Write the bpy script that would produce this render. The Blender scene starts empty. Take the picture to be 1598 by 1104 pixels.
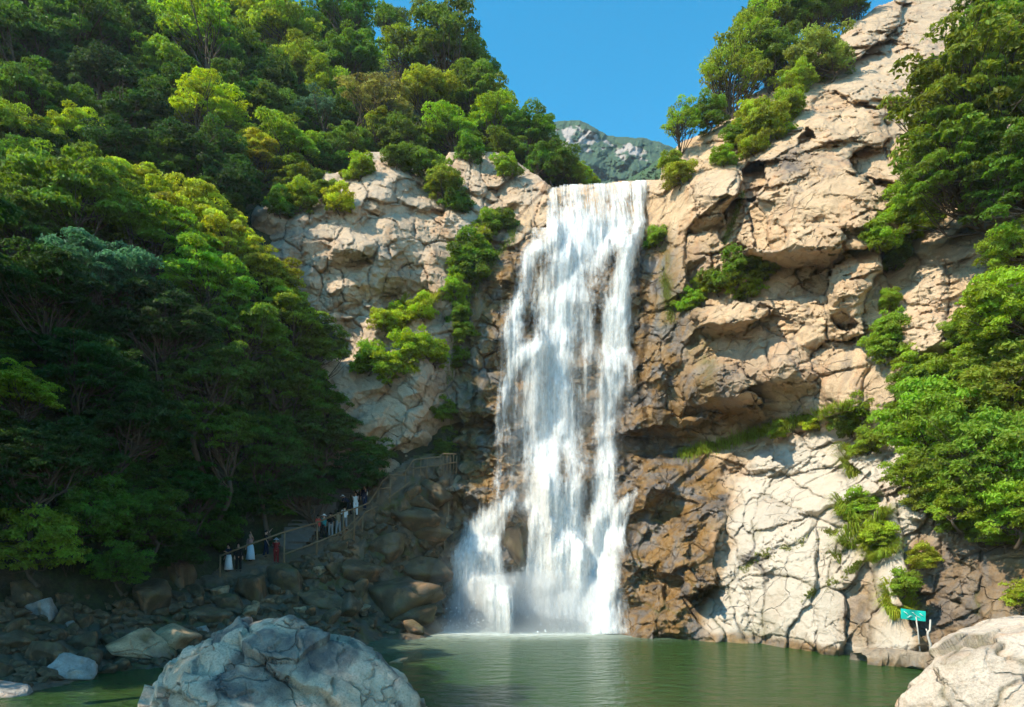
import bpy, math, random
import numpy as np
random.seed(7)
rng = np.random.default_rng(11)
scene = bpy.context.scene
COL = scene.collection
R_ = math.radians
F, CX, HY, HC = 1065.0, 799.0, 880.0, 4.5
f32 = np.float32

# ------------------------------------------------------------------ camera
cam_d = bpy.data.cameras.new('camera')
cam = bpy.data.objects.new('camera', cam_d)
COL.objects.link(cam)
cam.location = (0, 0, HC)
cam.rotation_euler = (R_(90), 0, 0)
cam_d.sensor_width = 36
cam_d.lens = 36 * F / 1598
cam_d.shift_y = (HY - 552) / 1598
cam_d.clip_end = 6000
scene.camera = cam

def at(px, py, Y):
    """pixel of the photograph + distance -> world point"""
    return ((px - CX) / F * Y, Y, HC + (HY - py) / F * Y)

# ------------------------------------------------------------------ numpy noise
def _hash(ix, iy, iz, seed):
    h = (ix.astype(np.int64) * 374761393 + iy.astype(np.int64) * 668265263 + iz.astype(np.int64) * 2147483647 + seed * 1274126177)
    h = (h ^ (h >> 13)) * 1274126177
    h = h ^ (h >> 16)
    return h & 0x7fffffff
def rnd(ix, iy, iz, seed):
    return (_hash(ix, iy, iz, seed) % 100003).astype(f32) / f32(100003)
def vnoise(p, seed=0):
    """gradient noise, about -1..1"""
    i = np.floor(p).astype(np.int32)
    f = (p - i).astype(f32)
    u = f * f * f * (f * (f * 6 - 15) + 10)
    out = 0
    for dx in (0, 1):
        wx = u[:, 0] if dx else 1 - u[:, 0]
        for dy in (0, 1):
            wy = u[:, 1] if dy else 1 - u[:, 1]
            for dz in (0, 1):
                wz = u[:, 2] if dz else 1 - u[:, 2]
                h = _hash(i[:, 0] + dx, i[:, 1] + dy, i[:, 2] + dz, seed)
                gx = ((h & 255) / 127.5 - 1).astype(f32)
                gy = (((h >> 8) & 255) / 127.5 - 1).astype(f32)
                gz = (((h >> 16) & 255) / 127.5 - 1).astype(f32)
                out = out + wx * wy * wz * (gx * (f[:, 0] - dx) + gy * (f[:, 1] - dy) + gz * (f[:, 2] - dz))
    return out * f32(1.3)
def fbm(p, octs=4, seed=0, gain=.5):
    p = np.asarray(p, f32); a, s, out = 1.0, 1.0, 0
    for o in range(octs):
        out = out + a * vnoise(p * f32(s) + o * 17.3, seed + o)
        a *= gain; s *= 2.03
    return out
def worley(p, seed=0, jit=.9):
    """F1, F2, id-hash triple and vector to the nearest seed"""
    p = np.asarray(p, f32)
    i = np.floor(p).astype(np.int32)
    n = len(p)
    F1 = np.full(n, 9, f32); F2 = np.full(n, 9, f32)
    ID = np.zeros((n, 3), np.int32); V = np.zeros((n, 3), f32)
    for dx in (-1, 0, 1):
        for dy in (-1, 0, 1):
            for dz in (-1, 0, 1):
                c = i + np.array([dx, dy, dz], np.int32)
                s = np.stack([c[:, k] + .5 + jit * (rnd(c[:, 0], c[:, 1], c[:, 2], seed + 3 * k) - .5) for k in range(3)], 1)
                v = (p - s).astype(f32)
                d = np.sqrt((v * v).sum(1))
                m = d < F1
                F2 = np.where(m, F1, np.minimum(F2, d))
                F1 = np.where(m, d, F1)
                ID[m] = c[m]; V[m] = v[m]
    return F1, F2, ID, V
def sstep(a, b, x):
    t = np.clip((x - a) / (b - a), 0, 1)
    return t * t * (3 - 2 * t)
def rbf(pts, qx, qy, lam=0.02):
    """smooth depth field through control points (px, py, Y)"""
    P = np.array(pts, float)
    x, y, v = P[:, 0] / 100, P[:, 1] / 100, np.log(P[:, 2])
    n = len(P)
    A = np.zeros((n + 3, n + 3))
    A[:n, :n] = np.hypot(x[:, None] - x, y[:, None] - y) + 0
    A[:n, :n] -= np.eye(n) * lam * 5
    A[:n, n] = 1; A[:n, n + 1] = x; A[:n, n + 2] = y
    A[n:, :n] = A[:n, n:].T
    w = np.linalg.solve(A, np.concatenate([v, [0, 0, 0]]))
    qx = np.asarray(qx, float).ravel() / 100; qy = np.asarray(qy, float).ravel() / 100
    out = w[n] + w[n + 1] * qx + w[n + 2] * qy
    for k in range(n):
        out += w[k] * np.hypot(qx - x[k], qy - y[k])
    return np.exp(out)
def in_poly(x, y, poly):
    inside = np.zeros(len(x), bool)
    n = len(poly)
    for k in range(n):
        x0, y0 = poly[k]; x1, y1 = poly[(k + 1) % n]
        if y0 == y1: continue
        c = ((y0 > y) != (y1 > y)) & (x < (x1 - x0) * (y - y0) / (y1 - y0) + x0)
        inside ^= c
    return inside
def line_dist(x, y, line):
    d = np.full(len(x), 1e9)
    for (x0, y0), (x1, y1) in zip(line[:-1], line[1:]):
        ex, ey = x1 - x0, y1 - y0
        t = np.clip(((x - x0) * ex + (y - y0) * ey) / (ex * ex + ey * ey), 0, 1)
        d = np.minimum(d, np.hypot(x - x0 - t * ex, y - y0 - t * ey))
    return d
def blob(x, y, cx, cy, rx, ry, rot=0):
    c, s = math.cos(R_(rot)), math.sin(R_(rot))
    dx, dy = x - cx, y - cy
    return np.exp(-(((dx * c + dy * s) / rx) ** 2 + ((-dx * s + dy * c) / ry) ** 2))

# ------------------------------------------------------------------ mesh helpers
def mesh_np(name, v, q, mat=None, smooth=True, attrs=None, uv=None):
    """numpy vertices and faces (all quads or all triangles) -> mesh data"""
    me = bpy.data.meshes.new(name)
    v = np.asarray(v, f32); q = np.asarray(q, np.int32)
    n, k = q.shape
    me.vertices.add(len(v)); me.vertices.foreach_set('co', v.ravel())
    me.loops.add(n * k); me.loops.foreach_set('vertex_index', q.ravel())
    me.polygons.add(n)
    me.polygons.foreach_set('loop_start', np.arange(0, n * k, k, dtype=np.int32))
    me.polygons.foreach_set('use_smooth', np.full(n, smooth, bool))
    if uv is not None:
        l = me.uv_layers.new(name='flow')
        l.data.foreach_set('uv', np.asarray(uv, f32)[q.ravel()].ravel())
    me.update(calc_edges=True)
    for nm, a in (attrs or {}).items():
        t = me.attributes.new(nm, 'FLOAT', 'POINT')
        t.data.foreach_set('value', np.asarray(a, f32))
    if mat: me.materials.append(mat)
    return me
def put(name, me, parent=None, label=None, cat=None, group=None, kind=None, loc=None):
    o = bpy.data.objects.new(name, me)
    COL.objects.link(o)
    if parent is not None: o.parent = parent
    tag(o, label, cat, group, kind)
    if loc is not None: o.location = loc
    return o
def tag(o, label=None, cat=None, group=None, kind=None):
    if label: o['label'] = label
    if cat: o['category'] = cat
    if group: o['group'] = group
    if kind: o['kind'] = kind
    return o
class MB:
    """collects tubes, boxes and loose faces into one mesh"""
    def __init__(s): s.v = []; s.f = []
    def add(s, v, f):
        b = len(s.v); s.v += [tuple(p) for p in v]; s.f += [tuple(i + b for i in t) for t in f]
    def tube(s, pts, rad, n=6, cap=True, wob=0):
        pts = [np.array(p, float) for p in pts]
        if not hasattr(rad, '__len__'): rad = [rad] * len(pts)
        v, f = [], []
        up = None
        for k, p in enumerate(pts):
            d = pts[min(k + 1, len(pts) - 1)] - pts[max(k - 1, 0)]
            d /= np.linalg.norm(d) + 1e-9
            if up is None:
                a = np.array([0, 0, 1.]) if abs(d[2]) < .9 else np.array([1., 0, 0])
            else: a = up
            u = a - d * a.dot(d); u /= np.linalg.norm(u) + 1e-9; up = u
            w = np.cross(d, u)
            for j in range(n):
                t = 2 * math.pi * j / n
                r = rad[k] * (1 + wob * (random.random() - .5))
                v.append(p + r * (math.cos(t) * u + math.sin(t) * w))
        for k in range(len(pts) - 1):
            for j in range(n):
                f.append((k * n + j, k * n + (j + 1) % n, (k + 1) * n + (j + 1) % n, (k + 1) * n + j))
        if cap:
            f.append(tuple(range(n))[::-1]); f.append(tuple((len(pts) - 1) * n + j for j in range(n)))
        s.add(v, f)
    def mesh(s, name, mat, smooth=True):
        me = bpy.data.meshes.new(name)
        me.from_pydata(s.v, [], s.f)
        if smooth: me.polygons.foreach_set('use_smooth', [True] * len(me.polygons))
        me.materials.append(mat); me.update()
        return me

# ------------------------------------------------------------------ material helpers
def new_mat(name):
    m = bpy.data.materials.new(name); m.use_nodes = True
    nt = m.node_tree
    for n in list(nt.nodes): nt.nodes.remove(n)
    out = nt.nodes.new('ShaderNodeOutputMaterial')
    return m, nt, out
class N:
    """terse node building"""
    def __init__(s, nt): s.nt = nt
    def n(s, t, **kw):
        x = s.nt.nodes.new('ShaderNode' + t)
        for k, v in kw.items():
            if k.startswith('i_'): x.inputs[k[2:].replace('_', ' ')].default_value = v
            else: setattr(x, k, v)
        return x
    def l(s, a, b): s.nt.links.new(a, b)
    def attr(s, nm): return s.n('Attribute', attribute_name=nm).outputs['Fac']
    def noise(s, vec, scale, detail=4, rough=.55, dist=0):
        x = s.n('TexNoise'); x.inputs['Scale'].default_value = scale; x.inputs['Detail'].default_value = detail
        x.inputs['Roughness'].default_value = rough; x.inputs['Distortion'].default_value = dist
        if vec is not None: s.l(vec, x.inputs['Vector'])
        return x.outputs['Fac']
    def ramp(s, fac, stops):
        x = s.n('ValToRGB'); e = x.color_ramp.elements
        while len(e) > 1: e.remove(e[-1])
        for k, (p, c) in enumerate(stops):
            c = (c, c, c, 1) if not hasattr(c, '__len__') else tuple(c) + (1,)
            if k == 0: e[0].position = p; e[0].color = c
            else:
                y = e.new(p); y.color = c
        s.l(fac, x.inputs['Fac'])
        return x.outputs['Color']
    def mix(s, fac, a, b, mode='MIX'):
        x = s.n('Mix', data_type='RGBA', blend_type=mode)
        for sock, v in ((x.inputs[0], fac), (x.inputs[6], a), (x.inputs[7], b)):
            if hasattr(v, 'is_output'): s.l(v, sock)
            elif hasattr(v, '__len__'): sock.default_value = tuple(v) + (1,)
            else: sock.default_value = v
        return x.outputs[2]
    def math(s, op, a, b=None, c=None, clamp=False):
        x = s.n('Math', operation=op, use_clamp=clamp)
        for k, v in enumerate((a, b, c)):
            if v is None: continue
            if hasattr(v, 'is_output'): s.l(v, x.inputs[k])
            else: x.inputs[k].default_value = v
        return x.outputs[0]
    def mapping(s, vec, scale=(1, 1, 1), rot=(0, 0, 0)):
        x = s.n('Mapping'); x.inputs['Scale'].default_value = scale; x.inputs['Rotation'].default_value = rot
        s.l(vec, x.inputs['Vector']); return x.outputs[0]
    def bump(s, h, strength=.5, dist=.1, normal=None):
        x = s.n('Bump'); x.inputs['Strength'].default_value = strength; x.inputs['Distance'].default_value = dist
        s.l(h, x.inputs['Height'])
        if normal is not None: s.l(normal, x.inputs['Normal'])
        return x.outputs[0]
def simple_mat(name, col, rough=.8, var=.25, scale=8, spec=.3):
    m, nt, out = new_mat(name); g = N(nt)
    tc = g.n('TexCoord').outputs['Object']
    c = g.mix(g.noise(tc, scale, 5), tuple(x * (1 - var) for x in col), tuple(min(1, x * (1 + var)) for x in col))
    b = g.n('BsdfPrincipled'); g.l(c, b.inputs['Base Color'])
    b.inputs['Roughness'].default_value = rough
    b.inputs['Specular IOR Level'].default_value = spec
    g.l(b.outputs[0], out.inputs['Surface'])
    return m

# ------------------------------------------------------------------ light, sky
SUN = np.array([-.60, -.33, .70]); SUN /= np.linalg.norm(SUN)
sun_d = bpy.data.lights.new('sun', 'SUN'); sun_d.energy = 5.0; sun_d.angle = R_(.5); sun_d.color = (1, .90, .70)
sun = bpy.data.objects.new('sun', sun_d); COL.objects.link(sun)
from mathutils import Vector
sun.rotation_euler = Vector(tuple(SUN)).to_track_quat('Z', 'Y').to_euler()
sun.location = (-60, -40, 70)
world = bpy.data.worlds.new('World'); scene.world = world; world.use_nodes = True
wt = world.node_tree; g = N(wt)
bg = wt.nodes['Background']
sky = g.n('TexSky', sky_type='NISHITA', sun_disc=False)
sky.sun_elevation = math.asin(SUN[2]); sky.sun_rotation = math.atan2(SUN[0], SUN[1])
sky.altitude = 800; sky.air_density = 1.0; sky.dust_density = .3; sky.ozone_density = 3.0
hs = g.n('HueSaturation'); hs.inputs['Saturation'].default_value = 1.35
hs.inputs['Hue'].default_value = .475
hs.inputs['Value'].default_value = 1.6
g.l(sky.outputs[0], hs.inputs['Color']); g.l(hs.outputs[0], bg.inputs['Color'])
bg.inputs['Strength'].default_value = .13
scene.view_settings.view_transform = 'Standard'
scene.view_settings.look = 'None'
scene.view_settings.exposure = .56; scene.view_settings.gamma = 1
cy = scene.cycles
cy.use_denoising = True
cy.use_adaptive_sampling = True; cy.adaptive_threshold = .04
cy.max_bounces = 8; cy.diffuse_bounces = 3; cy.glossy_bounces = 3; cy.transmission_bounces = 4
cy.transparent_max_bounces = 24; cy.volume_bounces = 1
cy.sample_clamp_indirect = 6
cy.caustics_reflective = False; cy.caustics_refractive = False
# ------------------------------------------------------------------ rock material
def rock_mat(name, tan0, tan1, bump=1.0, scale=1.0):
    m, nt, out = new_mat(name); g = N(nt)
    tc = g.n('TexCoord').outputs['Object']
    big = g.noise(tc, .35 * scale, 5, .6, .4)
    med = g.noise(tc, 1.9 * scale, 6, .65)
    fine = g.noise(tc, 14 * scale, 5, .7)
    c = g.mix(g.ramp(big, [(.3, 0), (.7, 1)]), tan0, tan1)
    c = g.mix(g.ramp(med, [(.35, .0), (.75, .6)]), c, tuple(x * 1.25 for x in tan1))
    c = g.mix(g.ramp(fine, [(.35, .45), (.55, 0)]), c, tuple(x * .55 for x in tan0))
    # iron stains and dark run-off streaks
    iron = g.ramp(g.noise(g.mapping(tc, (.5, .5, .25)), 1.0 * scale, 4, .6, .6), [(.53, 0), (.66, .6)])
    c = g.mix(iron, c, (.46, .23, .10))
    st = g.noise(g.mapping(tc, (1.3, 1.3, .13)), 1.2 * scale, 5, .6)
    reg = g.ramp(g.noise(tc, .22 * scale, 2), [(.45, 0), (.6, 1)])
    st = g.math('MULTIPLY', g.ramp(st, [(.5, 0), (.68, .7)]), reg)
    c = g.mix(st, c, (.12, .10, .085))
    # pale washed granite
    pale = g.mix(med, (.44, .375, .30), (.60, .535, .455))
    pale = g.mix(g.ramp(fine, [(.35, .3), (.5, 0)]), pale, (.4, .34, .28))
    pale = g.mix(g.ramp(big, [(.55, 0), (.7, .35)]), pale, (.42, .28, .18))
    c = g.mix(g.attr('pale'), c, pale)
    # dark patina / lichen, and the crack shade painted into the rock
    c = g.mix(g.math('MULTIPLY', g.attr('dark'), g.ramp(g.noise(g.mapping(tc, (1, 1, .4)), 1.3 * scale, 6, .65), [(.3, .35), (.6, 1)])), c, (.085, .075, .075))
    # wet ochre and almost black seeping rock
    wn = g.noise(g.mapping(tc, (1, 1, .35)), .9 * scale, 6, .65, .5)
    wetc = g.ramp(wn, [(.28, (.035, .026, .018)), (.40, (.12, .070, .026)), (.50, (.22, .125, .045)), (.58, (.21, .145, .085)), (.68, (.11, .11, .115))])
    wn2 = g.noise(tc, .55 * scale, 4, .6, .8)
    wetc = g.mix(g.ramp(wn2, [(.48, 0), (.6, .75)]), wetc, g.mix(wn, (.05, .048, .05), (.20, .195, .20)))
    wetc = g.mix(g.ramp(wn2, [(.34, .7), (.44, 0)]), wetc, g.mix(wn, (.16, .07, .012), (.31, .185, .06)))
    wet = g.attr('wet')
    c = g.mix(wet, c, wetc)
    mossn = g.ramp(g.noise(tc, 1.6 * scale, 6, .7), [(.36, 0), (.55, 1)])
    moss = g.math('MULTIPLY', g.attr('moss'), mossn)
    c = g.mix(moss, c, g.mix(fine, (.04, .045, .012), (.15, .14, .02)))
    b = g.n('BsdfPrincipled'); g.l(c, b.inputs['Base Color'])
    ro = g.math('SUBTRACT', .85, g.math('MULTIPLY', wet, .55))
    g.l(ro, b.inputs['Roughness'])
    b.inputs['Specular IOR Level'].default_value = .35
    h = g.math('ADD', g.math('MULTIPLY', med, .55), g.math('MULTIPLY', fine, .16))
    v = g.n('TexVoronoi', feature='DISTANCE_TO_EDGE'); v.inputs['Scale'].default_value = .55 * scale
    dv = g.n('VectorMath', operation='ADD'); g.l(tc, dv.inputs[0])
    nn = g.n('TexNoise'); nn.inputs['Scale'].default_value = .8 * scale; nn.inputs['Detail'].default_value = 4
    g.l(tc, nn.inputs['Vector']); g.l(nn.outputs['Color'], dv.inputs[1]); g.l(dv.outputs[0], v.inputs['Vector'])
    crack = g.ramp(v.outputs['Distance'], [(.0, 0), (.035, 1)])
    cm = g.ramp(g.noise(tc, .5 * scale, 2), [(.42, 0), (.55, .35)])
    h = g.math('SUBTRACT', h, g.math('MULTIPLY', g.math('SUBTRACT', 1, crack), cm))
    g.l(g.bump(h, 1.0 * bump, .28 / scale), b.inputs['Normal'])
    g.l(b.outputs[0], out.inputs['Surface'])
    return m
M_cliff = rock_mat('cliff_granite', (.38, .24, .13), (.60, .425, .26))
M_leftcliff = rock_mat('grey_tan_granite', (.38, .26, .165), (.59, .435, .30))

# ------------------------------------------------------------------ relief
def macro_relief(px, py, Y, seeds, warp=9, crack=.34, cw=.075):
    """hand placed joint blocks: (px, py, rx, ry, rot, off, tx, ty, dome)"""
    n = len(px)
    q = np.stack([px / 38, py / 38, np.zeros(n)], 1).astype(f32)
    wx = px + warp * fbm(q, 4, 5); wy = py + warp * fbm(q + 31.7, 4, 9)
    F1 = np.full(n, 99, f32); F2 = np.full(n, 99, f32); I = np.zeros(n, np.int32)
    for k, s in enumerate(seeds):
        c, sn = math.cos(R_(s[4])), math.sin(R_(s[4]))
        dx, dy = wx - s[0], wy - s[1]
        a = (dx * c + dy * sn) / s[2]; b = (-dx * sn + dy * c) / s[3]
        d = (np.abs(a) ** 2.6 + np.abs(b) ** 2.6) ** (1 / 2.6)
        m = d < F1
        F2 = np.where(m, F1, np.minimum(F2, d)); F1 = np.where(m, d, F1); I[m] = k
    S = np.array([s if len(s) > 8 else tuple(s) + (.5,) for s in seeds], f32)[I]
    mpp = Y / F
    rel = S[:, 5] + S[:, 6] * (wx - S[:, 0]) * mpp + S[:, 7] * (wy - S[:, 1]) * mpp
    rel = rel + .55 * S[:, 8] * (1 - np.minimum(F1, 1.5) ** 2)
    crk_ = crack * np.exp(-(F2 - F1) / cw) * (.25 + .75 * sstep(-.25, .35, fbm(q * 1.1 + 77, 3, 15)))
    out = F1 > 1.6        # outside every block: fade to the base surface
    fade = sstep(1.9, 1.3, F1)
    return rel * fade, F1, F2, I, crk_ * fade
def joint_relief(P, scale, amp, tilt, seed, rot=(0, 0), an=(1, 1, 1), crack=.25, cw=.05, warp=.16):
    """procedural faceted blocks"""
    a, b = R_(rot[0]), R_(rot[1])
    Q = P.copy().astype(f32)
    x, y, z = Q[:, 0], Q[:, 1], Q[:, 2]
    x, z = x * math.cos(a) - z * math.sin(a), x * math.sin(a) + z * math.cos(a)
    x, y = x * math.cos(b) - y * math.sin(b), x * math.sin(b) + y * math.cos(b)
    Q = np.stack([x / an[0], y / an[1], z / an[2]], 1) / f32(scale)
    w = np.stack([fbm(Q * 1.3 + k * 13.1, 3, seed + 40 + k) for k in range(3)], 1)
    Q = Q + f32(warp) * w
    F1, F2, ID, V = worley(Q, seed)
    r = lambda k: rnd(ID[:, 0], ID[:, 1], ID[:, 2], seed + 77 + k) - f32(.5)
    rel = amp * r(0) * 2 + scale * tilt * (r(1) * V[:, 0] + r(2) * V[:, 2] + r(3) * V[:, 1]) * 2
    e = F2 - F1
    rel = rel - crack * np.exp(-e / cw) * sstep(-.15, .4, fbm(Q * .6, 2, seed + 60))
    return rel, e

def facet(rel, x, y, P, scale, seed, amt=.85, tol=.45, an=(1, 1, 1), warp=.05):
    """replace the relief inside each joint cell by its best fitting plane: flat broken faces with straight edges"""
    Q = (P / np.array(an, f32) / f32(scale)).astype(f32)
    Q = Q + f32(warp) * np.stack([vnoise(Q * 2.1 + 5.5 * k, seed + k) for k in range(3)], 1)
    F1, F2, ID, V = worley(Q, seed)
    key = (ID[:, 0].astype(np.int64) * 4001 + ID[:, 1]) * 4001 + ID[:, 2]
    u, inv = np.unique(key, return_inverse=True); m = len(u)
    B = lambda w: np.bincount(inv, w, m)
    n = B(np.ones(len(x))); mx, my, mr = B(x) / n, B(y) / n, B(rel) / n
    dx, dy, dr = x - mx[inv], y - my[inv], rel - mr[inv]
    xx, yy, xy, xr, yr = B(dx * dx) + n * 2, B(dy * dy) + n * 2, B(dx * dy), B(dx * dr), B(dy * dr)
    det = xx * yy - xy * xy
    a = (xr * yy - yr * xy) / det; b = (yr * xx - xr * xy) / det
    fit = mr[inv] + a[inv] * dx + b[inv] * dy
    sd = np.sqrt(B((rel - fit) ** 2) / n)
    w = amt * np.exp(-(sd / tol) ** 2)[inv]
    return rel + w * (fit - rel), F2 - F1
ROCK = [(700,975,50.5),(800,980,48.6),(900,983,47.2),(960,990,44.5),(1060,996,41.5),(1180,1003,39),(1300,1020,34.5),(1400,1035,31.5),(1500,1045,29),(1700,1060,26),
 (1000,900,46.2),(1000,800,48),(1000,725,50.5),(1100,900,42.5),(1100,800,45),(1100,725,49),(1200,900,39.5),(1200,800,42),(1200,700,46.3),(1300,900,36),(1300,800,38.5),(1300,680,43.3),
 (1400,900,33),(1400,800,34.5),(1400,680,38.5),(1500,880,31.3),(1500,760,33),(1600,880,29.5),(1600,700,32),(1740,900,26),(1740,600,30),
 (1000,640,50),(1100,600,46),(1200,600,43.5),(1300,600,41),(1400,560,38.5),(1500,560,36),(1600,500,34),
 (1020,450,51.5),(1100,480,48),(1200,480,45),(1300,480,43),(1400,450,41),(1500,450,39),(1600,400,37),(1740,400,33),
 (1010,300,56),(1080,300,51),(1180,300,48),(1280,300,46),(1400,300,45),(1500,280,44),(1600,250,42),
 (1040,250,55),(1150,200,54),(1250,150,53),(1350,150,51),(1450,150,51),(1550,100,51),(1740,100,44),
 (1200,120,59),(1300,50,61),(1420,10,61),(1560,-20,60),(1740,-60,54),
 (860,290,57),(1000,285,57),(850,360,55.5),(1000,360,54.5),(800,400,55.5),(900,400,54),(800,480,54),(900,480,53.2),(780,560,53.5),(900,560,52.6),(960,560,52),(780,700,52.3),(900,700,51.6),(960,700,51),
 (760,780,51.5),(870,780,50.2),(950,800,49),(740,880,51),(860,880,48.8),
 (700,700,52.5),(720,560,54),(740,420,56),(780,340,58),(840,300,59.5),(700,270,60),(760,250,62),(600,260,56),(620,340,54),(540,400,52),(450,360,52),(400,330,53),(620,460,52.3),(680,400,54),
 (560,500,52),(640,560,51),(660,640,50.5),(600,680,49.8),(640,730,49.8),(500,600,49.5),(420,500,50),(380,740,47),(520,800,47)]

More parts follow.
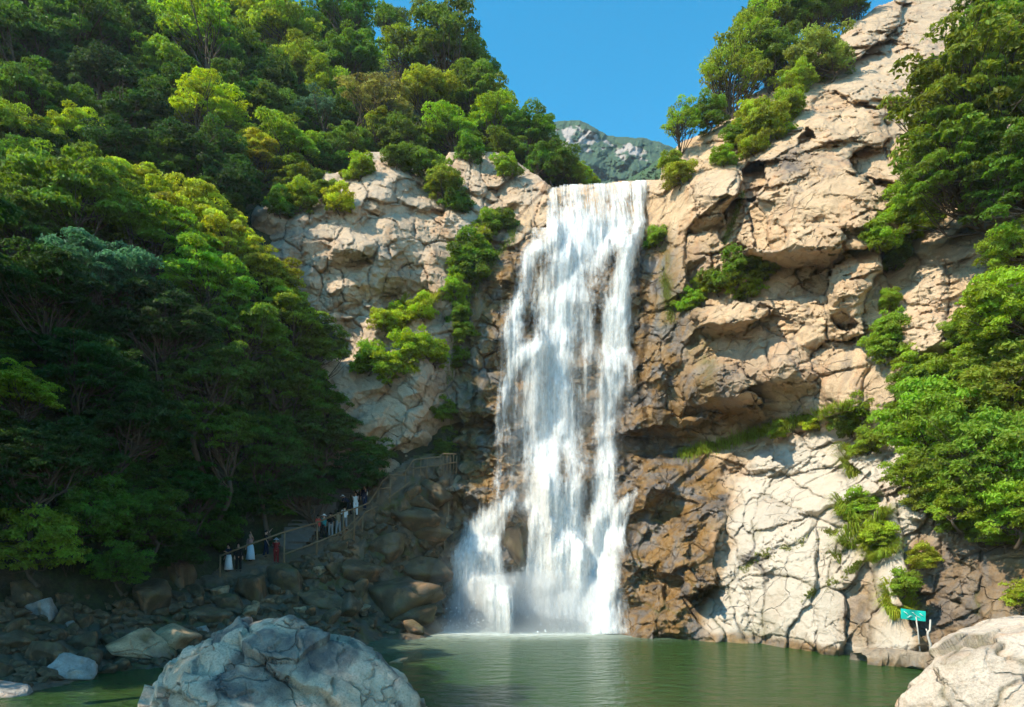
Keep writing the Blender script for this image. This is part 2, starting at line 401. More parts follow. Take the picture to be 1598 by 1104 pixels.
SEEDS = [ # right cliff
 (1262,318,98,88,-8,3.0,.22,.04,1.1),(1245,404,95,13,4,1.5,.0,-3.0,0),(1212,366,24,30,-14,3.0,.1,-.45,.0),(1185,350,14,46,-8,1.6,.9,-.1,.2),(1335,200,95,52,-18,1.6,.0,.42,.6),(1385,120,85,42,-28,1.0,.1,.45,.4),(1352,42,48,28,-35,1.6,.1,.5,.6),
 (1480,60,80,50,-15,.4,0,.3,.4),(1370,255,52,28,20,.6,.2,-.2,.3),(1300,165,30,18,-10,.2,0,.2,.3),(1405,190,40,28,-10,.5,.1,.3,.3),(1395,240,22,40,10,1.0,.3,0,.3),
 (1108,298,44,38,-6,1.5,.35,.1,.7),(1062,330,26,58,8,.8,.35,.05,.4),(1106,352,36,13,-12,.7,.0,-2.2,0),(1100,374,34,26,-15,.9,.3,-.1,.4),(1058,418,22,30,0,.7,.3,.1,.4),(1088,415,22,26,-30,.0,-.2,-.6,.1),
 (1120,244,60,22,-16,1.0,.25,.4,.6),(1058,258,30,30,0,.9,.4,.3,.6),(1168,238,20,24,20,.7,.3,.2,.4),(1175,285,16,34,10,-.9,-.2,0,0),(1150,196,50,20,-30,.7,.2,.4,.4),
 (1230,160,50,25,-30,.6,.1,.4,.5),(1150,330,14,50,24,.2,.2,0,.2),(1135,430,30,45,35,-.5,.1,-.2,0),
 (1135,490,58,16,-6,1.9,.1,.25,.2),(1135,512,52,9,-12,.9,0,-3.0,0),(1215,445,58,30,10,-.9,.1,.05,.2),(1235,470,60,10,-6,.2,.1,-.2,.1),(1270,438,36,22,-8,-1.2,.2,-.3,0),
 (1328,455,44,62,12,2.0,.4,.02,.7),(1318,498,24,13,30,1.0,.5,-1.6,0),(1365,470,24,46,10,1.0,.1,.1,.4),(1455,462,52,58,12,1.6,.3,.15,.8),(1500,460,42,62,10,1.1,.1,.1,.6),(1410,420,32,30,0,.2,.2,.2,.3),(1480,390,60,22,-18,.9,.1,.2,.3),
 (1230,505,48,24,-8,.5,.25,.1,.3),(1265,512,26,34,25,.9,.3,.15,.3),(1180,540,28,40,6,.3,.3,.05,.2),(1225,560,54,26,32,.9,.25,.15,.3),(1230,612,56,12,-4,-.3,.1,-1.0,0),(1310,560,50,22,-15,.7,.2,.2,.3),
 (1320,608,48,30,-14,1.0,.25,.3,.4),(1280,640,36,18,-10,.8,.2,.2,.3),(1370,610,36,34,0,.9,.2,.2,.3),
 (1108,606,54,22,-18,1.5,.2,.25,.2),(1120,636,70,10,-14,.6,.1,-2.4,0),(1180,648,70,12,-8,-.5,.1,.2,0),(1150,668,60,9,-8,-.9,.1,.0,0),(1060,676,70,10,-2,-.9,.1,.1,0),(1090,690,60,8,-6,-1.1,.1,.0,0),(1000,694,60,12,0,-1.1,0,.0,0),
 (1024,455,22,32,-14,.8,.3,.1,.2),(1030,505,22,26,10,.5,.3,.05,.2),(1060,520,20,42,18,.4,.3,0,.2),(1085,545,16,34,10,-.2,.2,0,.2),(1012,545,24,26,-30,.3,.2,.1,.2),(1020,600,26,34,-30,.3,.3,.1,.3),(1055,620,18,38,-18,.0,.3,.0,.2),
 (1010,655,40,14,0,.6,.2,.2,.2),(1080,655,50,10,-4,.2,.1,.1,.1),(1020,400,22,30,20,-.2,.2,.1,.2),(1022,290,22,18,-10,.6,.2,.2,.3),(1020,330,20,22,-10,.1,.2,.1,.2),(1580,300,70,70,0,1,.1,.2,.6),(1580,480,50,60,0,.8,.1,.2,.6),
 # lower slab, pale blocks
 (1172,800,9,32,3,.6,.1,.2,.2),(1163,846,15,18,0,.7,.2,.1,.4),(1205,803,34,24,4,.9,.15,.25,.35),(1216,842,40,22,-12,.9,.15,.15,.35),(1150,790,12,40,8,.5,.3,.2,.2),(1180,757,40,20,-24,.5,.1,.4,.3),
 (1240,765,46,20,10,.5,.1,.4,.3),(1225,715,52,18,-22,.5,.1,.5,.3),(1285,715,55,16,-18,.6,.1,.5,.3),(1275,752,46,26,-10,.8,.1,.45,.3),(1300,675,50,15,-28,.4,.1,.5,.3),(1355,735,52,26,10,.8,.1,.4,.4),
 (1240,878,42,34,-12,1.1,.15,.15,.35),(1222,945,34,52,8,1.0,.2,.1,.3),(1290,862,16,44,14,.7,.2,.1,.3),(1315,880,26,36,14,.9,.15,.15,.3),(1180,940,14,44,-6,.6,.3,.1,.2),(1152,950,16,40,-22,.4,.3,.1,.2),(1255,980,24,32,18,.7,.2,.1,.3),
 (1295,965,24,40,8,.8,.15,.1,.3),(1345,950,28,50,0,.2,.2,0,.2),(1395,900,28,50,4,1.0,.2,.2,.4),(1385,975,40,34,0,.9,.2,.3,.4),(1390,830,22,40,10,.9,.2,.2,.4),(1420,800,22,38,0,.5,.2,.2,.3),
 (1440,870,32,46,0,.1,.1,.05,.1),(1500,890,40,60,0,.1,.1,.02,.1),(1560,900,40,60,0,.2,.1,.05,.1),(1460,960,60,28,4,.0,.1,.1,.1),(1250,660,40,10,-20,.2,0,.3,.2),(1130,720,40,10,-14,.1,0,.3,.2),
 # lower slab, wet brown blocks
 (1014,760,26,16,-8,1.0,.2,.3,.4),(1000,800,26,36,20,.9,.3,.2,.5),(1062,755,24,20,0,.3,.2,.2,.2),(1100,745,26,14,-14,.3,.1,.3,.2),(1060,815,36,34,10,.9,.25,.2,.4),(1095,850,30,24,-6,.8,.25,.2,.3),(1105,790,20,34,0,.4,.2,.2,.2),
 (980,850,22,30,0,.7,.3,.2,.3),(1015,850,18,22,40,.4,.3,.1,.3),(1040,880,34,16,-16,.8,.2,.15,.3),(1090,890,30,24,10,.7,.25,.2,.3),(975,905,26,26,0,.8,.3,.2,.4),(1015,925,28,26,10,.9,.3,.2,.3),(1060,925,24,36,-8,.5,.25,.2,.3),
 (1095,950,36,14,-10,.6,.2,.2,.2),(1100,980,40,20,-14,.9,.3,.3,.3),(1000,970,26,26,0,.6,.3,.2,.3),(1045,975,20,26,0,.6,.3,.2,.3),(1130,870,14,40,0,.0,.3,.1,.1),(1135,960,24,40,-25,.5,.3,.2,.2),
 # left cliff
 (588,282,42,34,28,.9,.1,.2,.3),(560,300,16,34,12,.9,.5,0,.3),(650,310,60,16,30,.6,.1,.25,.2),(690,345,34,14,20,1.0,.1,.3,.3),(718,345,26,22,10,.9,.2,.3,.3),(620,345,60,22,30,.2,.0,.15,.3),(600,352,34,26,10,.5,.2,.1,.3),
 (668,362,40,26,25,.6,.1,.1,.3),(685,410,40,32,30,.9,.05,.05,.3),(640,395,36,24,-30,.9,.2,-.2,.3),(555,392,26,20,4,1.5,.1,-.05,.4),(530,398,20,20,-10,1.2,.3,.0,.3),(545,413,40,6,4,.3,0,-2,0),
 (560,440,30,40,8,.6,.12,.0,.15),(590,430,18,40,25,1.0,.4,-.1,.2),(610,440,22,24,-30,.1,-.6,-.5,0),(640,440,26,34,10,-.4,.0,.05,.2),(560,482,50,9,0,.1,0,-1.9,0),(600,480,26,24,20,-.4,.1,-.3,.1),
 (580,515,20,24,0,.2,.2,-.1,.3),(545,530,26,20,0,-1.0,.2,-.3,.1),(615,520,30,22,20,-.3,.1,-.4,.1),(490,400,26,34,10,.4,.3,.0,.2),(465,350,20,40,14,.6,.5,.0,.2),(430,350,24,40,14,.4,.4,.0,.2),(500,350,24,34,20,.2,.3,.0,.2),(480,430,20,26,0,.2,.3,-.1,.2),(520,450,16,40,-10,.1,.5,-.1,.2),
 (430,400,30,30,0,.3,.3,0,.2),(745,300,16,46,-12,1.1,.3,.1,.3),(722,280,16,40,-8,.4,.3,.1,.3),(770,275,26,20,0,.8,.2,.3,.3),(800,300,26,20,-10,.8,.1,.4,.3),(825,290,26,14,0,.7,.1,.4,.3),(770,320,18,26,-12,.4,.2,.1,.3),(845,330,18,26,0,.7,.2,.1,.3),(815,340,22,22,0,.5,.1,.2,.3),(680,262,30,26,0,.3,.2,.2,.2),
 (640,520,16,60,14,.6,.3,.1,.2),(690,500,20,36,30,.8,.3,.1,.4),(685,535,16,28,10,.8,.3,0,.5),(640,600,40,44,20,1.4,.3,.05,.3),(610,640,30,34,0,1.1,.3,.05,.2),(665,620,18,60,28,1.1,-.3,-.1,.1),(690,650,34,40,26,-.9,-.2,-.6,0),(650,690,30,12,-30,-.2,0,-1.6,0),(625,680,24,18,-10,.8,.3,0,.1),(680,720,40,26,0,-1.2,0,0,.1),(590,600,20,40,10,.6,.3,0,.2),
 # ledges left of and behind the falls
 (770,440,26,36,6,.7,.2,.1,.2),(745,480,18,40,24,.9,.3,0,.3),(775,490,24,26,0,.8,.2,.1,.2),(735,560,18,50,8,.9,.3,0,.2),(760,530,20,28,10,.8,.2,.1,.3),(775,560,20,22,-10,.1,0,-.3,.1),(745,600,22,20,-30,.7,.2,.1,.3),(775,590,20,14,-10,.8,.1,.2,.2),
 (725,640,18,24,-20,.8,.2,.1,.3),(755,640,20,14,-24,.8,.2,.2,.3),(780,625,20,12,0,.6,.1,.2,.2),(750,665,26,10,-10,.3,.1,.2,.2),(760,690,50,10,2,.9,.05,.3,.1),(755,708,55,9,0,.4,.05,.3,.1),(752,727,60,10,3,.8,.05,.3,.1),(760,748,60,9,0,.3,.05,.3,.1),(770,770,60,12,8,.8,.05,.3,.2),
 (830,320,16,40,0,.6,.2,.1,.2),(795,370,22,12,0,.5,.1,.2,.2),(855,370,20,14,20,.9,.1,.3,.3),(930,330,90,40,0,.2,0,.0,.1),(920,430,70,40,6,.4,0,.1,.2),(830,430,22,60,0,.2,0,.05,.2),(850,500,20,50,0,.1,0,.05,.2),(970,430,30,40,10,.5,0,.1,.3),(980,365,20,20,0,.9,.1,.2,.4),
 (915,540,60,40,0,.1,0,.1,.2),(830,540,30,16,-10,.9,0,.3,.3),(812,480,20,14,0,.9,0,.3,.3),(830,620,40,60,0,-.3,0,.0,.1),(920,640,60,50,0,.0,0,.05,.2),(980,600,22,60,0,.2,.1,.0,.2),(910,720,60,30,0,.2,0,.1,.2),(830,720,40,26,4,.2,0,.2,.1),
 (801,838,26,42,0,1.3,.1,.1,.8),(755,845,30,26,0,.7,.2,.3,.4),(745,910,30,40,0,.6,.2,.2,.4),(790,920,20,40,0,.5,.1,.2,.3),(850,800,30,30,0,.8,.1,.3,.4),(905,790,30,40,0,.6,.1,.2,.3),(950,770,30,30,0,.7,.1,.3,.4),(900,860,50,30,0,.5,0,.3,.3),(870,920,40,40,0,.5,0,.3,.3),(935,930,26,40,0,.6,.1,.2,.3),(960,740,40,12,-6,.6,.1,.3,.2),(850,760,40,16,0,.5,.1,.3,.2)]

# outline of the rock as seen from the pool (rolls away behind this line)
TOP_LINE = [(380,345),(395,318),(420,300),(455,330),(490,320),(505,270),(545,268),(575,238),(600,236),(640,262),(680,262),(700,236),(735,232),(775,236),(820,262),(866,292),
 (880,288),(940,288),(1006,280),(1030,278),(1034,246),(1062,222),(1105,206),(1122,190),(1170,150),(1210,128),(1240,112),(1300,60),(1330,36),(1370,8),(1420,-12),(1500,-24),(1560,-10),(1640,-60),(1800,-110)]
stp = 1.5
gx = np.arange(372, 1790, stp); gy = np.arange(-100, 1090, stp)
GX, GY = np.meshgrid(gx, gy); H_, W_ = GX.shape
px, py = GX.ravel().astype(float), GY.ravel().astype(float)
q = np.stack([px / 45, py / 45, px * 0], 1)
opx, opy = px + 5 * fbm(q, 4, 71), py + 5 * fbm(q + 9.7, 4, 72)
poly = TOP_LINE + [(1800, 1200), (372, 1200), (372, 345)]
inside = in_poly(opx, opy, poly)
# evaluate everything only where it is needed
idx = np.where(inside)[0]
x, y = px[idx], py[idx]
base = rbf(ROCK, x, y)
P0 = np.stack([(x - CX) / F * base, base, HC + (HY - y) / F * base], 1).astype(f32)
mac, mF1, mF2, mI, mCrk = macro_relief(x, y, base, SEEDS)
left = sstep(760, 700, x)
slab = sstep(0, 25, y - np.interp(x, [900, 1060, 1180, 1300, 1400, 1700], [712, 712, 690, 652, 640, 600]))
r1, e1 = joint_relief(P0, 3.6, .50, .50, 3, rot=(24, 30), an=(1.3, 1, .75), crack=.12, cw=.02, warp=.07)
r1l, e1l = joint_relief(P0, 2.7, .30, .62, 7, rot=(-38, 20), an=(1.7, 1, .8), crack=.08, cw=.02, warp=.06)
r1 = r1 * (1 - left) + r1l * left
r2, e2 = joint_relief(P0, 1.25, .10, .50, 21, rot=(-30, 20), an=(1.5, 1, .7), crack=.03, cw=.03, warp=.07)
r3, e3 = joint_relief(P0, .42, .05, .55, 55, rot=(15, 50), an=(1.3, 1, .8), crack=.01, cw=.05, warp=.08)
mod = .16 + 1.0 * sstep(-.22, .30, fbm(P0 * .30, 3, 91))
mod = mod * (1 - left) + left * (.5 + .5 * mod)
smooth_blk = 1 - .25 * sstep(1.0, .5, mF1) * (1 - left)
rough = fbm(P0 * 1.1, 5, 33) * .035 + fbm(P0 * 4, 3, 35) * .03
n0 = fbm(P0 * .6, 3, 67)
brown = slab * sstep(1150, 1110, x + .2 * (y - 850))
sl2 = slab * (1 - brown)
rel = mac * (1.35 - .3 * left) + r1 * (.35 + .65 * mod) * smooth_blk
rel, fe1 = facet(rel, x, y, P0, 1.9, 301, .9 - .5 * sl2, .7, (1.3, 1, .9))
rel = rel + r2 * (.25 + .75 * mod) * smooth_blk * (1 - .45 * left)
rel, fe2 = facet(rel, x, y, P0, .95, 317, .75 + .15 * left - .5 * sl2, .35, (1.2, 1, .9))
nb9 = sstep(-.1, .35, fbm(P0 * .5, 3, 66))
rel = rel - (.10 * np.exp(-fe1 / .022) * nb9 + .04 * np.exp(-fe2 / .035) * sstep(.2, -.2, n0)) * (1 - .7 * sl2)
rel = rel + r3 * mod * (1 - .4 * left) + rough * .7 - mCrk * (1.7 - .3 * slab * (1 - brown) - 1.0 * brown)
rel = rel * (1 - .25 * sl2) + brown * (r1 * .6 + r2 * .3)
# roll-over at the sky line
dl = line_dist(opx[idx], opy[idx], TOP_LINE)
Rr = 26.0
roll = np.where(dl < Rr, (1 - np.sqrt(np.clip(1 - (1 - dl / Rr) ** 2, 0, 1))), 0) * 2.2
depth = base - rel + roll
RD = np.full(H_ * W_, np.nan); RD[idx] = depth
RB = np.full(H_ * W_, np.nan); RB[idx] = base
def rock_depth(qx, qy, field=None):
    """depth of the finished rock surface at pixels (nearest grid point)"""
    f_ = RD if field is None else field
    i = np.clip(np.round((np.asarray(qy) - gy[0]) / stp).astype(int), 0, H_ - 1)
    j = np.clip(np.round((np.asarray(qx) - gx[0]) / stp).astype(int), 0, W_ - 1)
    return f_[i * W_ + j]
# rock tones: stains, wet, moss, and crack shade painted in
n1 = fbm(P0 * .35, 4, 13); n2 = fbm(P0 * np.array([.8, .8, .3]), 4, 14)
xx = x + 22 * n1; yy = y + 22 * n2
falls = sstep(700, 726, xx + 14 * sstep(560, 420, y) * 0 - 40 * sstep(470, 380, y)) * sstep(1125, 1085, xx) * sstep(330, 420, yy)
wet = falls * np.clip(sstep(1120, 1000, xx) + sstep(640, 700, yy) * .9 + .35, 0, 1)
wet = np.maximum(wet, sstep(1140, 1110, xx + .25 * (yy - 850)) * sstep(940, 970, xx) * sstep(700, 740, yy))
wet = np.maximum(wet, .85 * blob(xx, yy, 1090, 600, 70, 40) + .9 * blob(xx, yy, 1110, 655, 120, 26))
wet = np.maximum(wet, .85 * (blob(xx, yy, 1345, 950, 26, 60) + blob(xx, yy, 1590, 890, 40, 60)))
wet = np.maximum(wet, .55 * sstep(1405, 1440, xx) * sstep(815, 850, yy))
wet = np.maximum(wet, .8 * sstep(1012, 985, 1012 + (np.interp(x, [700, 960, 1180, 1400, 1700], [978, 990, 1003, 1035, 1060]) - y)) * 0 + wet)
wl = np.interp(x, [700, 960, 1180, 1300, 1400, 1700], [978, 990, 1003, 1020, 1035, 1060]) - y
wet = np.maximum(wet, .8 * sstep(16, 5, wl + 5 * n2))
wet *= 1 - sstep(728, 700, x) * sstep(800, 760, y)
pale = slab * sstep(1115, 1150, xx + .3 * (yy - 850)) * (1 - sstep(1400, 1440, xx) * sstep(830, 860, yy))
pale = np.clip(pale, 0, 1) * (1 - np.clip(wet, 0, 1))
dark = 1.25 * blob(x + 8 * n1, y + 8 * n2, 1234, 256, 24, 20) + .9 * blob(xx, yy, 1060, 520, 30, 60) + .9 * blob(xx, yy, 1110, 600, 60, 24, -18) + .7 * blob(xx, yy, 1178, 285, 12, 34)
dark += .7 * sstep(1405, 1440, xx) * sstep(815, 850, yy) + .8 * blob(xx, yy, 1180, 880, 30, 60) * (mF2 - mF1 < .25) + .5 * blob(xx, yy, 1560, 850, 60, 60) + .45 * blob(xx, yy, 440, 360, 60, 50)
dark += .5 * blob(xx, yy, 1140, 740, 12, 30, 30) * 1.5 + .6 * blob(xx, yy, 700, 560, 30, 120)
dark += (.8 - .35 * slab) * np.exp(-(mF2 - mF1) / .04) * sstep(-.35, .1, n1) * (1 - brown) + .5 * np.exp(-e1 / .025) * sstep(-.2, .2, n2) * (1 - slab) + .15 * rnd(mI, mI * 0, mI * 0, 5) ** 2  # painted crack shade, with soil seams on the slab and random block tone
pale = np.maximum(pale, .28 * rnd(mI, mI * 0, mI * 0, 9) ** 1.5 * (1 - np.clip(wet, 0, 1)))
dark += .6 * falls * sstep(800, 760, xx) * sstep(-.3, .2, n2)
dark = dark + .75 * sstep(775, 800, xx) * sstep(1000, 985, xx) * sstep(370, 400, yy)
crk = np.exp(-(mF2 - mF1) / .06) * sstep(-.2, .2, n2)
moss = .9 * crk * slab * sstep(700, 820, y) + .8 * blob(xx, yy, 1040, 440, 14, 60) + .7 * blob(xx, yy, 1100, 560, 14, 50) + .6 * blob(xx, yy, 735, 640, 30, 90) + .5 * blob(xx, yy, 850, 480, 14, 60)
moss += .55 * crk * (1 - slab) * sstep(.1, .4, n1) + .8 * blob(xx, yy, 1190, 870, 26, 50) * sstep(0, .3, n2) + .5 * blob(xx, yy, 1180, 985, 40, 16)
P = np.stack([(x - CX) / F * depth, depth, HC + (HY - y) / F * depth], 1)
# continue the mass backwards behind its outline
vid = np.full(H_ * W_, -1); vid[idx] = np.arange(len(idx))
vg = vid.reshape(H_, W_)
def rock_object(name, sel, mat, label, skirt=True):
    """faces of the grid whose 4 corners are in sel -> one object"""
    s = np.zeros(H_ * W_, bool); s[idx] = sel
    s = s.reshape(H_, W_)
    fm = s[:-1, :-1] & s[1:, :-1] & s[1:, 1:] & s[:-1, 1:]
    a = np.stack([vg[:-1, :-1][fm], vg[1:, :-1][fm], vg[1:, 1:][fm], vg[:-1, 1:][fm]], 1)
    used = np.unique(a); mp = np.full(len(idx), -1); mp[used] = np.arange(len(used))
    fq = mp[a]; V = P[used]; at_ = [w[used] for w in (wet, pale, dark, moss)]
    if skirt:
        e = np.concatenate([fq[:, [0, 1]], fq[:, [1, 2]], fq[:, [2, 3]], fq[:, [3, 0]]])
        key = np.sort(e, 1); k = key[:, 0].astype(np.int64) * (len(used) + 1) + key[:, 1]
        u, inv, cnt = np.unique(k, return_inverse=True, return_counts=True)
        be = e[cnt[inv] == 1]
        yy_ = y[used]; xx_ = x[used]
        top = dl[used] < 7
        be = be[top[be[:, 0]] & top[be[:, 1]]]
        bv = np.unique(be); m2 = np.full(len(used), -1)
        o1 = (V[bv] - np.array([0, 0, HC])) * 1.12 + np.array([0, 0, HC - .15])
        o2 = (V[bv] - np.array([0, 0, HC])) * 1.30 + np.array([0, 0, HC - 4.0])
        m2[bv] = np.arange(len(bv)) + len(used); nb = len(bv)
        f1 = np.stack([be[:, 1], be[:, 0], m2[be[:, 0]], m2[be[:, 1]]], 1)
        f2 = np.stack([m2[be[:, 1]], m2[be[:, 0]], m2[be[:, 0]] + nb, m2[be[:, 1]] + nb], 1)
        V = np.concatenate([V, o1, o2]); fq = np.concatenate([fq, f1, f2])
        at_ = [np.concatenate([w, w[bv], w[bv]]) for w in at_]
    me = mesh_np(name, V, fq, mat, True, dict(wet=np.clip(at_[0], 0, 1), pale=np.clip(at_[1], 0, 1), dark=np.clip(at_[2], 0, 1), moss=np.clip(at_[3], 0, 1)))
    return put(name, me, label=label, kind='structure')
cutL = 735 + 10 * np.sin(y / 30)
cutR = 1000 + 8 * np.sin(y / 25)
tol = 5.0
SLABY = np.interp(x, [900, 1060, 1180, 1300, 1400, 1700], [712, 712, 690, 652, 640, 600])
CUTL = np.where(y < 420, np.interp(y, [230, 300, 420], [870, 850, 740]), np.interp(y, [420, 700, 760], [735, 735, 700])) + 6 * np.sin(y / 30)
CUTR = np.interp(y, [715, 765], [1003, 965]) + 6 * np.sin(y / 25)
sel_l = x < CUTL + tol
sel_f = (x > CUTL - tol) & (x < CUTR + tol)
sel_r = (x > CUTR - tol) & (y < SLABY + tol)
sel_s = (x > CUTR - tol) & (y > SLABY - tol)
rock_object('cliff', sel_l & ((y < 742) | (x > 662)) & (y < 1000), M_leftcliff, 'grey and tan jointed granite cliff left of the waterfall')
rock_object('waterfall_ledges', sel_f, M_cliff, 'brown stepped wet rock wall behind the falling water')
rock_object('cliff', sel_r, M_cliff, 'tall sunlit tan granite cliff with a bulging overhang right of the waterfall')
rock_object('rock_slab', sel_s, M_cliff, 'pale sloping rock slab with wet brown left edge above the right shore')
# ------------------------------------------------------------------ pool
def pool_mat():
    m, nt, out = new_mat('pool_water'); g = N(nt)
    tc = g.n('TexCoord').outputs['Object']
    b = g.n('BsdfPrincipled')
    c = g.mix(g.noise(tc, .12, 3), (.018, .056, .012), (.034, .084, .018))
    sh = g.attr('shallow')
    c = g.mix(sh, c, (.13, .10, .035))
    fo = g.math('MULTIPLY', g.attr('foam'), g.ramp(g.noise(tc, 1.6, 6, .7), [(.22, 0), (.5, 1)]))
    c = g.mix(fo, c, (.62, .68, .64))
    g.l(c, b.inputs['Base Color'])
    g.l(g.math('ADD', .12, g.math('MULTIPLY', fo, .6)), b.inputs['Roughness'])
    b.inputs['IOR'].default_value = 1.33
    g.l(g.math('MULTIPLY', .38, g.math('SUBTRACT', 1, fo)), b.inputs['Specular IOR Level'])
    w = g.noise(g.mapping(tc, (1, 1.8, 1)), .9, 3, .5, .3)
    w2 = g.noise(g.mapping(tc, (1, 1.7, 1)), 3.6, 4, .6, .4)
    h = g.math('ADD', w, g.math('MULTIPLY', w2, .38))
    g.l(g.bump(h, 1.0, .42), b.inputs['Normal'])
    g.l(b.outputs[0], out.inputs['Surface'])
    return m
wx = np.linspace(-70, 45, 260); wy = np.linspace(-25, 60, 220)
WX, WY = np.meshgrid(wx, wy); a = WX.ravel(); b_ = WY.ravel()
foam = np.exp(-((np.hypot((a - 1.5) / 1.25, (b_ - 48) / .8) / 6.0) ** 2)) * 1.2
foam += .9 * np.exp(-((np.hypot((a - 1.0) / 1.5, (b_ - 46.6) / .55) / 5.6) ** 4))
foam += .42 * np.exp(-((a - 1) / 8) ** 2 - ((b_ - 43.5) / 3.0) ** 2)
foam += .18 * np.exp(-((a + 4) / 5) ** 2 - ((b_ - 38) / 5) ** 2)
shal = np.exp(-(np.hypot(a - 8.2, (b_ - 15.5) * .8) / 3.6) ** 2) * .9 + np.exp(-(np.hypot(a + 10.5, b_ - 27) / 4.5) ** 2) * .25
qi = np.arange(len(wx) * len(wy)).reshape(len(wy), len(wx))
Q = np.stack([qi[:-1, :-1].ravel(), qi[:-1, 1:].ravel(), qi[1:, 1:].ravel(), qi[1:, :-1].ravel()], 1)
me = mesh_np('pool_water', np.stack([a, b_, a * 0], 1), Q, pool_mat(), True, dict(foam=foam, shallow=shal))
put('pool_water', me, label='green rippled plunge pool below the waterfall', kind='structure')
# ------------------------------------------------------------------ falling water
def water_mat():
    m, nt, out = new_mat('falling_water'); g = N(nt)
    uv = g.n('UVMap', uv_map='flow').outputs[0]
    sep = g.n('SeparateXYZ'); g.l(uv, sep.inputs[0])
    d = g.attr('flow_density'); ly = g.attr('layer')
    off = g.n('CombineXYZ'); g.l(g.math('MULTIPLY', ly, 7.3), off.inputs[2])
    va = g.n('VectorMath', operation='ADD'); g.l(uv, va.inputs[0]); g.l(off.outputs[0], va.inputs[1])
    fr = g.attr('fringe')
    s1 = g.noise(g.mapping(va.outputs[0], (.85, .12, 1)), 1, 4, .55, .8)
    s2 = g.noise(g.mapping(va.outputs[0], (8.0, .35, 1)), 1, 4, .6, .3)
    s3 = g.noise(g.mapping(va.outputs[0], (2.6, 1.1, 1)), 1, 6, .72, .4)
    s = g.math('ADD', g.math('ADD', g.math('MULTIPLY', s1, 1.0), g.math('MULTIPLY', s2, g.math('ADD', .26, g.math('MULTIPLY', fr, .85)))), g.math('MULTIPLY', s3, .75))
    s = g.math('SUBTRACT', s, g.math('ADD', 1.005, g.math('MULTIPLY', fr, .425)))
    al = g.math('ADD', g.math('MULTIPLY', g.math('SUBTRACT', d, .30), 1.25), g.math('MULTIPLY', s, 1.9))
    al = g.ramp(al, [(0, 0), (.25, .16), (.6, .62), (1.0, 1)])
    al = g.math('MULTIPLY', al, g.ramp(d, [(0, 0), (.3, 1)]))
    df = g.n('BsdfDiffuse'); df.inputs['Color'].default_value = (.90, .91, .91, 1)
    tr = g.n('BsdfTranslucent'); tr.inputs['Color'].default_value = (.90, .92, .92, 1)
    mx = g.n('MixShader'); mx.inputs[0].default_value = .35
    g.l(df.outputs[0], mx.inputs[1]); g.l(tr.outputs[0], mx.inputs[2])
    bp = g.bump(s, .5, .25); g.l(bp, df.inputs['Normal'])
    tp = g.n('BsdfTransparent')
    m2 = g.n('MixShader'); g.l(al, m2.inputs[0]); g.l(tp.outputs[0], m2.inputs[1]); g.l(mx.outputs[0], m2.inputs[2])
    g.l(m2.outputs[0], out.inputs['Surface'])
    return m
M_water = water_mat()
STREAMS = [ # polyline of (px, py, half width, density)
 [(868,290,14,.62),(862,325,14,.6),(856,362,14,.75)],[(900,288,22,.68),(897,325,22,.62),(894,365,24,.9)],[(935,286,22,.72),(932,325,22,.7),(932,370,26,1.)],[(970,284,22,.78),(968,325,22,.72),(968,370,24,.95)],[(998,283,11,.9),(997,325,10,.85),(994,365,12,.9)],
 [(880,362,40,.95),(930,372,40,.95)],[(896,372,30,1.0),(884,430,32,1.0),(876,480,34,1.),(870,560,38,.95),(866,640,36,1.0),(862,720,34,1.0),(862,780,34,1.0),(866,860,42,1.05),(868,976,58,1.1)],
 [(930,372,34,.95),(920,430,22,.6),(912,520,23,.6),(905,600,24,.62),(897,680,24,.68),(895,760,24,.75),(893,840,26,1.0),(890,975,40,1.05)],
 [(985,372,16,.95),(974,420,17,.95),(964,480,20,.98),(958,540,24,.9),(953,600,22,.85),(948,660,20,.8),(945,720,18,.85),(938,780,24,.85),(925,850,26,.9),(915,976,40,1.0)],
 [(860,382,20,.8),(845,385,18,.75),(826,395,16,.7),(818,430,13,.62),(812,475,14,.6)],[(850,390,14,.6),(846,440,10,.5),(842,480,10,.4)],[(806,480,16,.9),(802,520,17,.75),(796,560,14,.6)],[(838,540,14,.9),(820,552,18,.9),(800,570,14,.75),(786,620,12,.6),(779,690,8,.55),(777,740,8,.6),(777,775,9,.5)],
 [(828,560,20,.62),(824,620,22,.5),(820,700,20,.45),(820,760,18,.4)],[(850,540,14,.9),(838,620,16,.72),(832,720,16,.62),(834,780,16,.6)],
 [(800,776,14,.7),(775,803,18,.9),(750,832,24,1.0),(734,866,24,.95),(726,915,22,.85),(735,974,36,1.0)],[(715,870,12,.6),(712,920,12,.6),(715,976,18,.7)],[(788,800,10,.8),(772,850,14,.95),(768,890,24,.9),(775,930,30,.95),(780,975,40,.95)],[(838,782,14,.7),(815,790,12,.65),(800,800,8,.4)],[(800,560,24,.48),(800,640,28,.42),(800,720,26,.38),(800,775,20,.3)],[(850,560,30,.6),(846,650,30,.55),(844,760,26,.55)],[(985,560,14,.4),(975,650,16,.36),(968,730,16,.3)],[(880,900,70,.75),(870,976,90,.8)],[(806,888,14,.45),(808,925,26,.8),(810,976,40,1.05)],[(745,850,26,.5),(752,900,26,.5),(760,970,30,.7)],
 [(836,790,10,.85),(832,850,12,.8),(828,900,14,.85),(822,975,26,1.)],[(990,765,6,.5),(965,800,12,.8),(950,845,22,.9),(938,900,24,.85),(932,976,24,.8)],[(905,860,50,.75),(905,910,48,.85),(900,976,60,1.1)],[(700,978,10,.3),(780,977,14,.9),(860,980,16,1.1),(960,985,14,.6)],
 [(992,770,5,.6),(978,810,5,.75),(966,850,6,.6)],[(945,960,12,.5),(940,978,16,.8)]]
wstep = 1.6
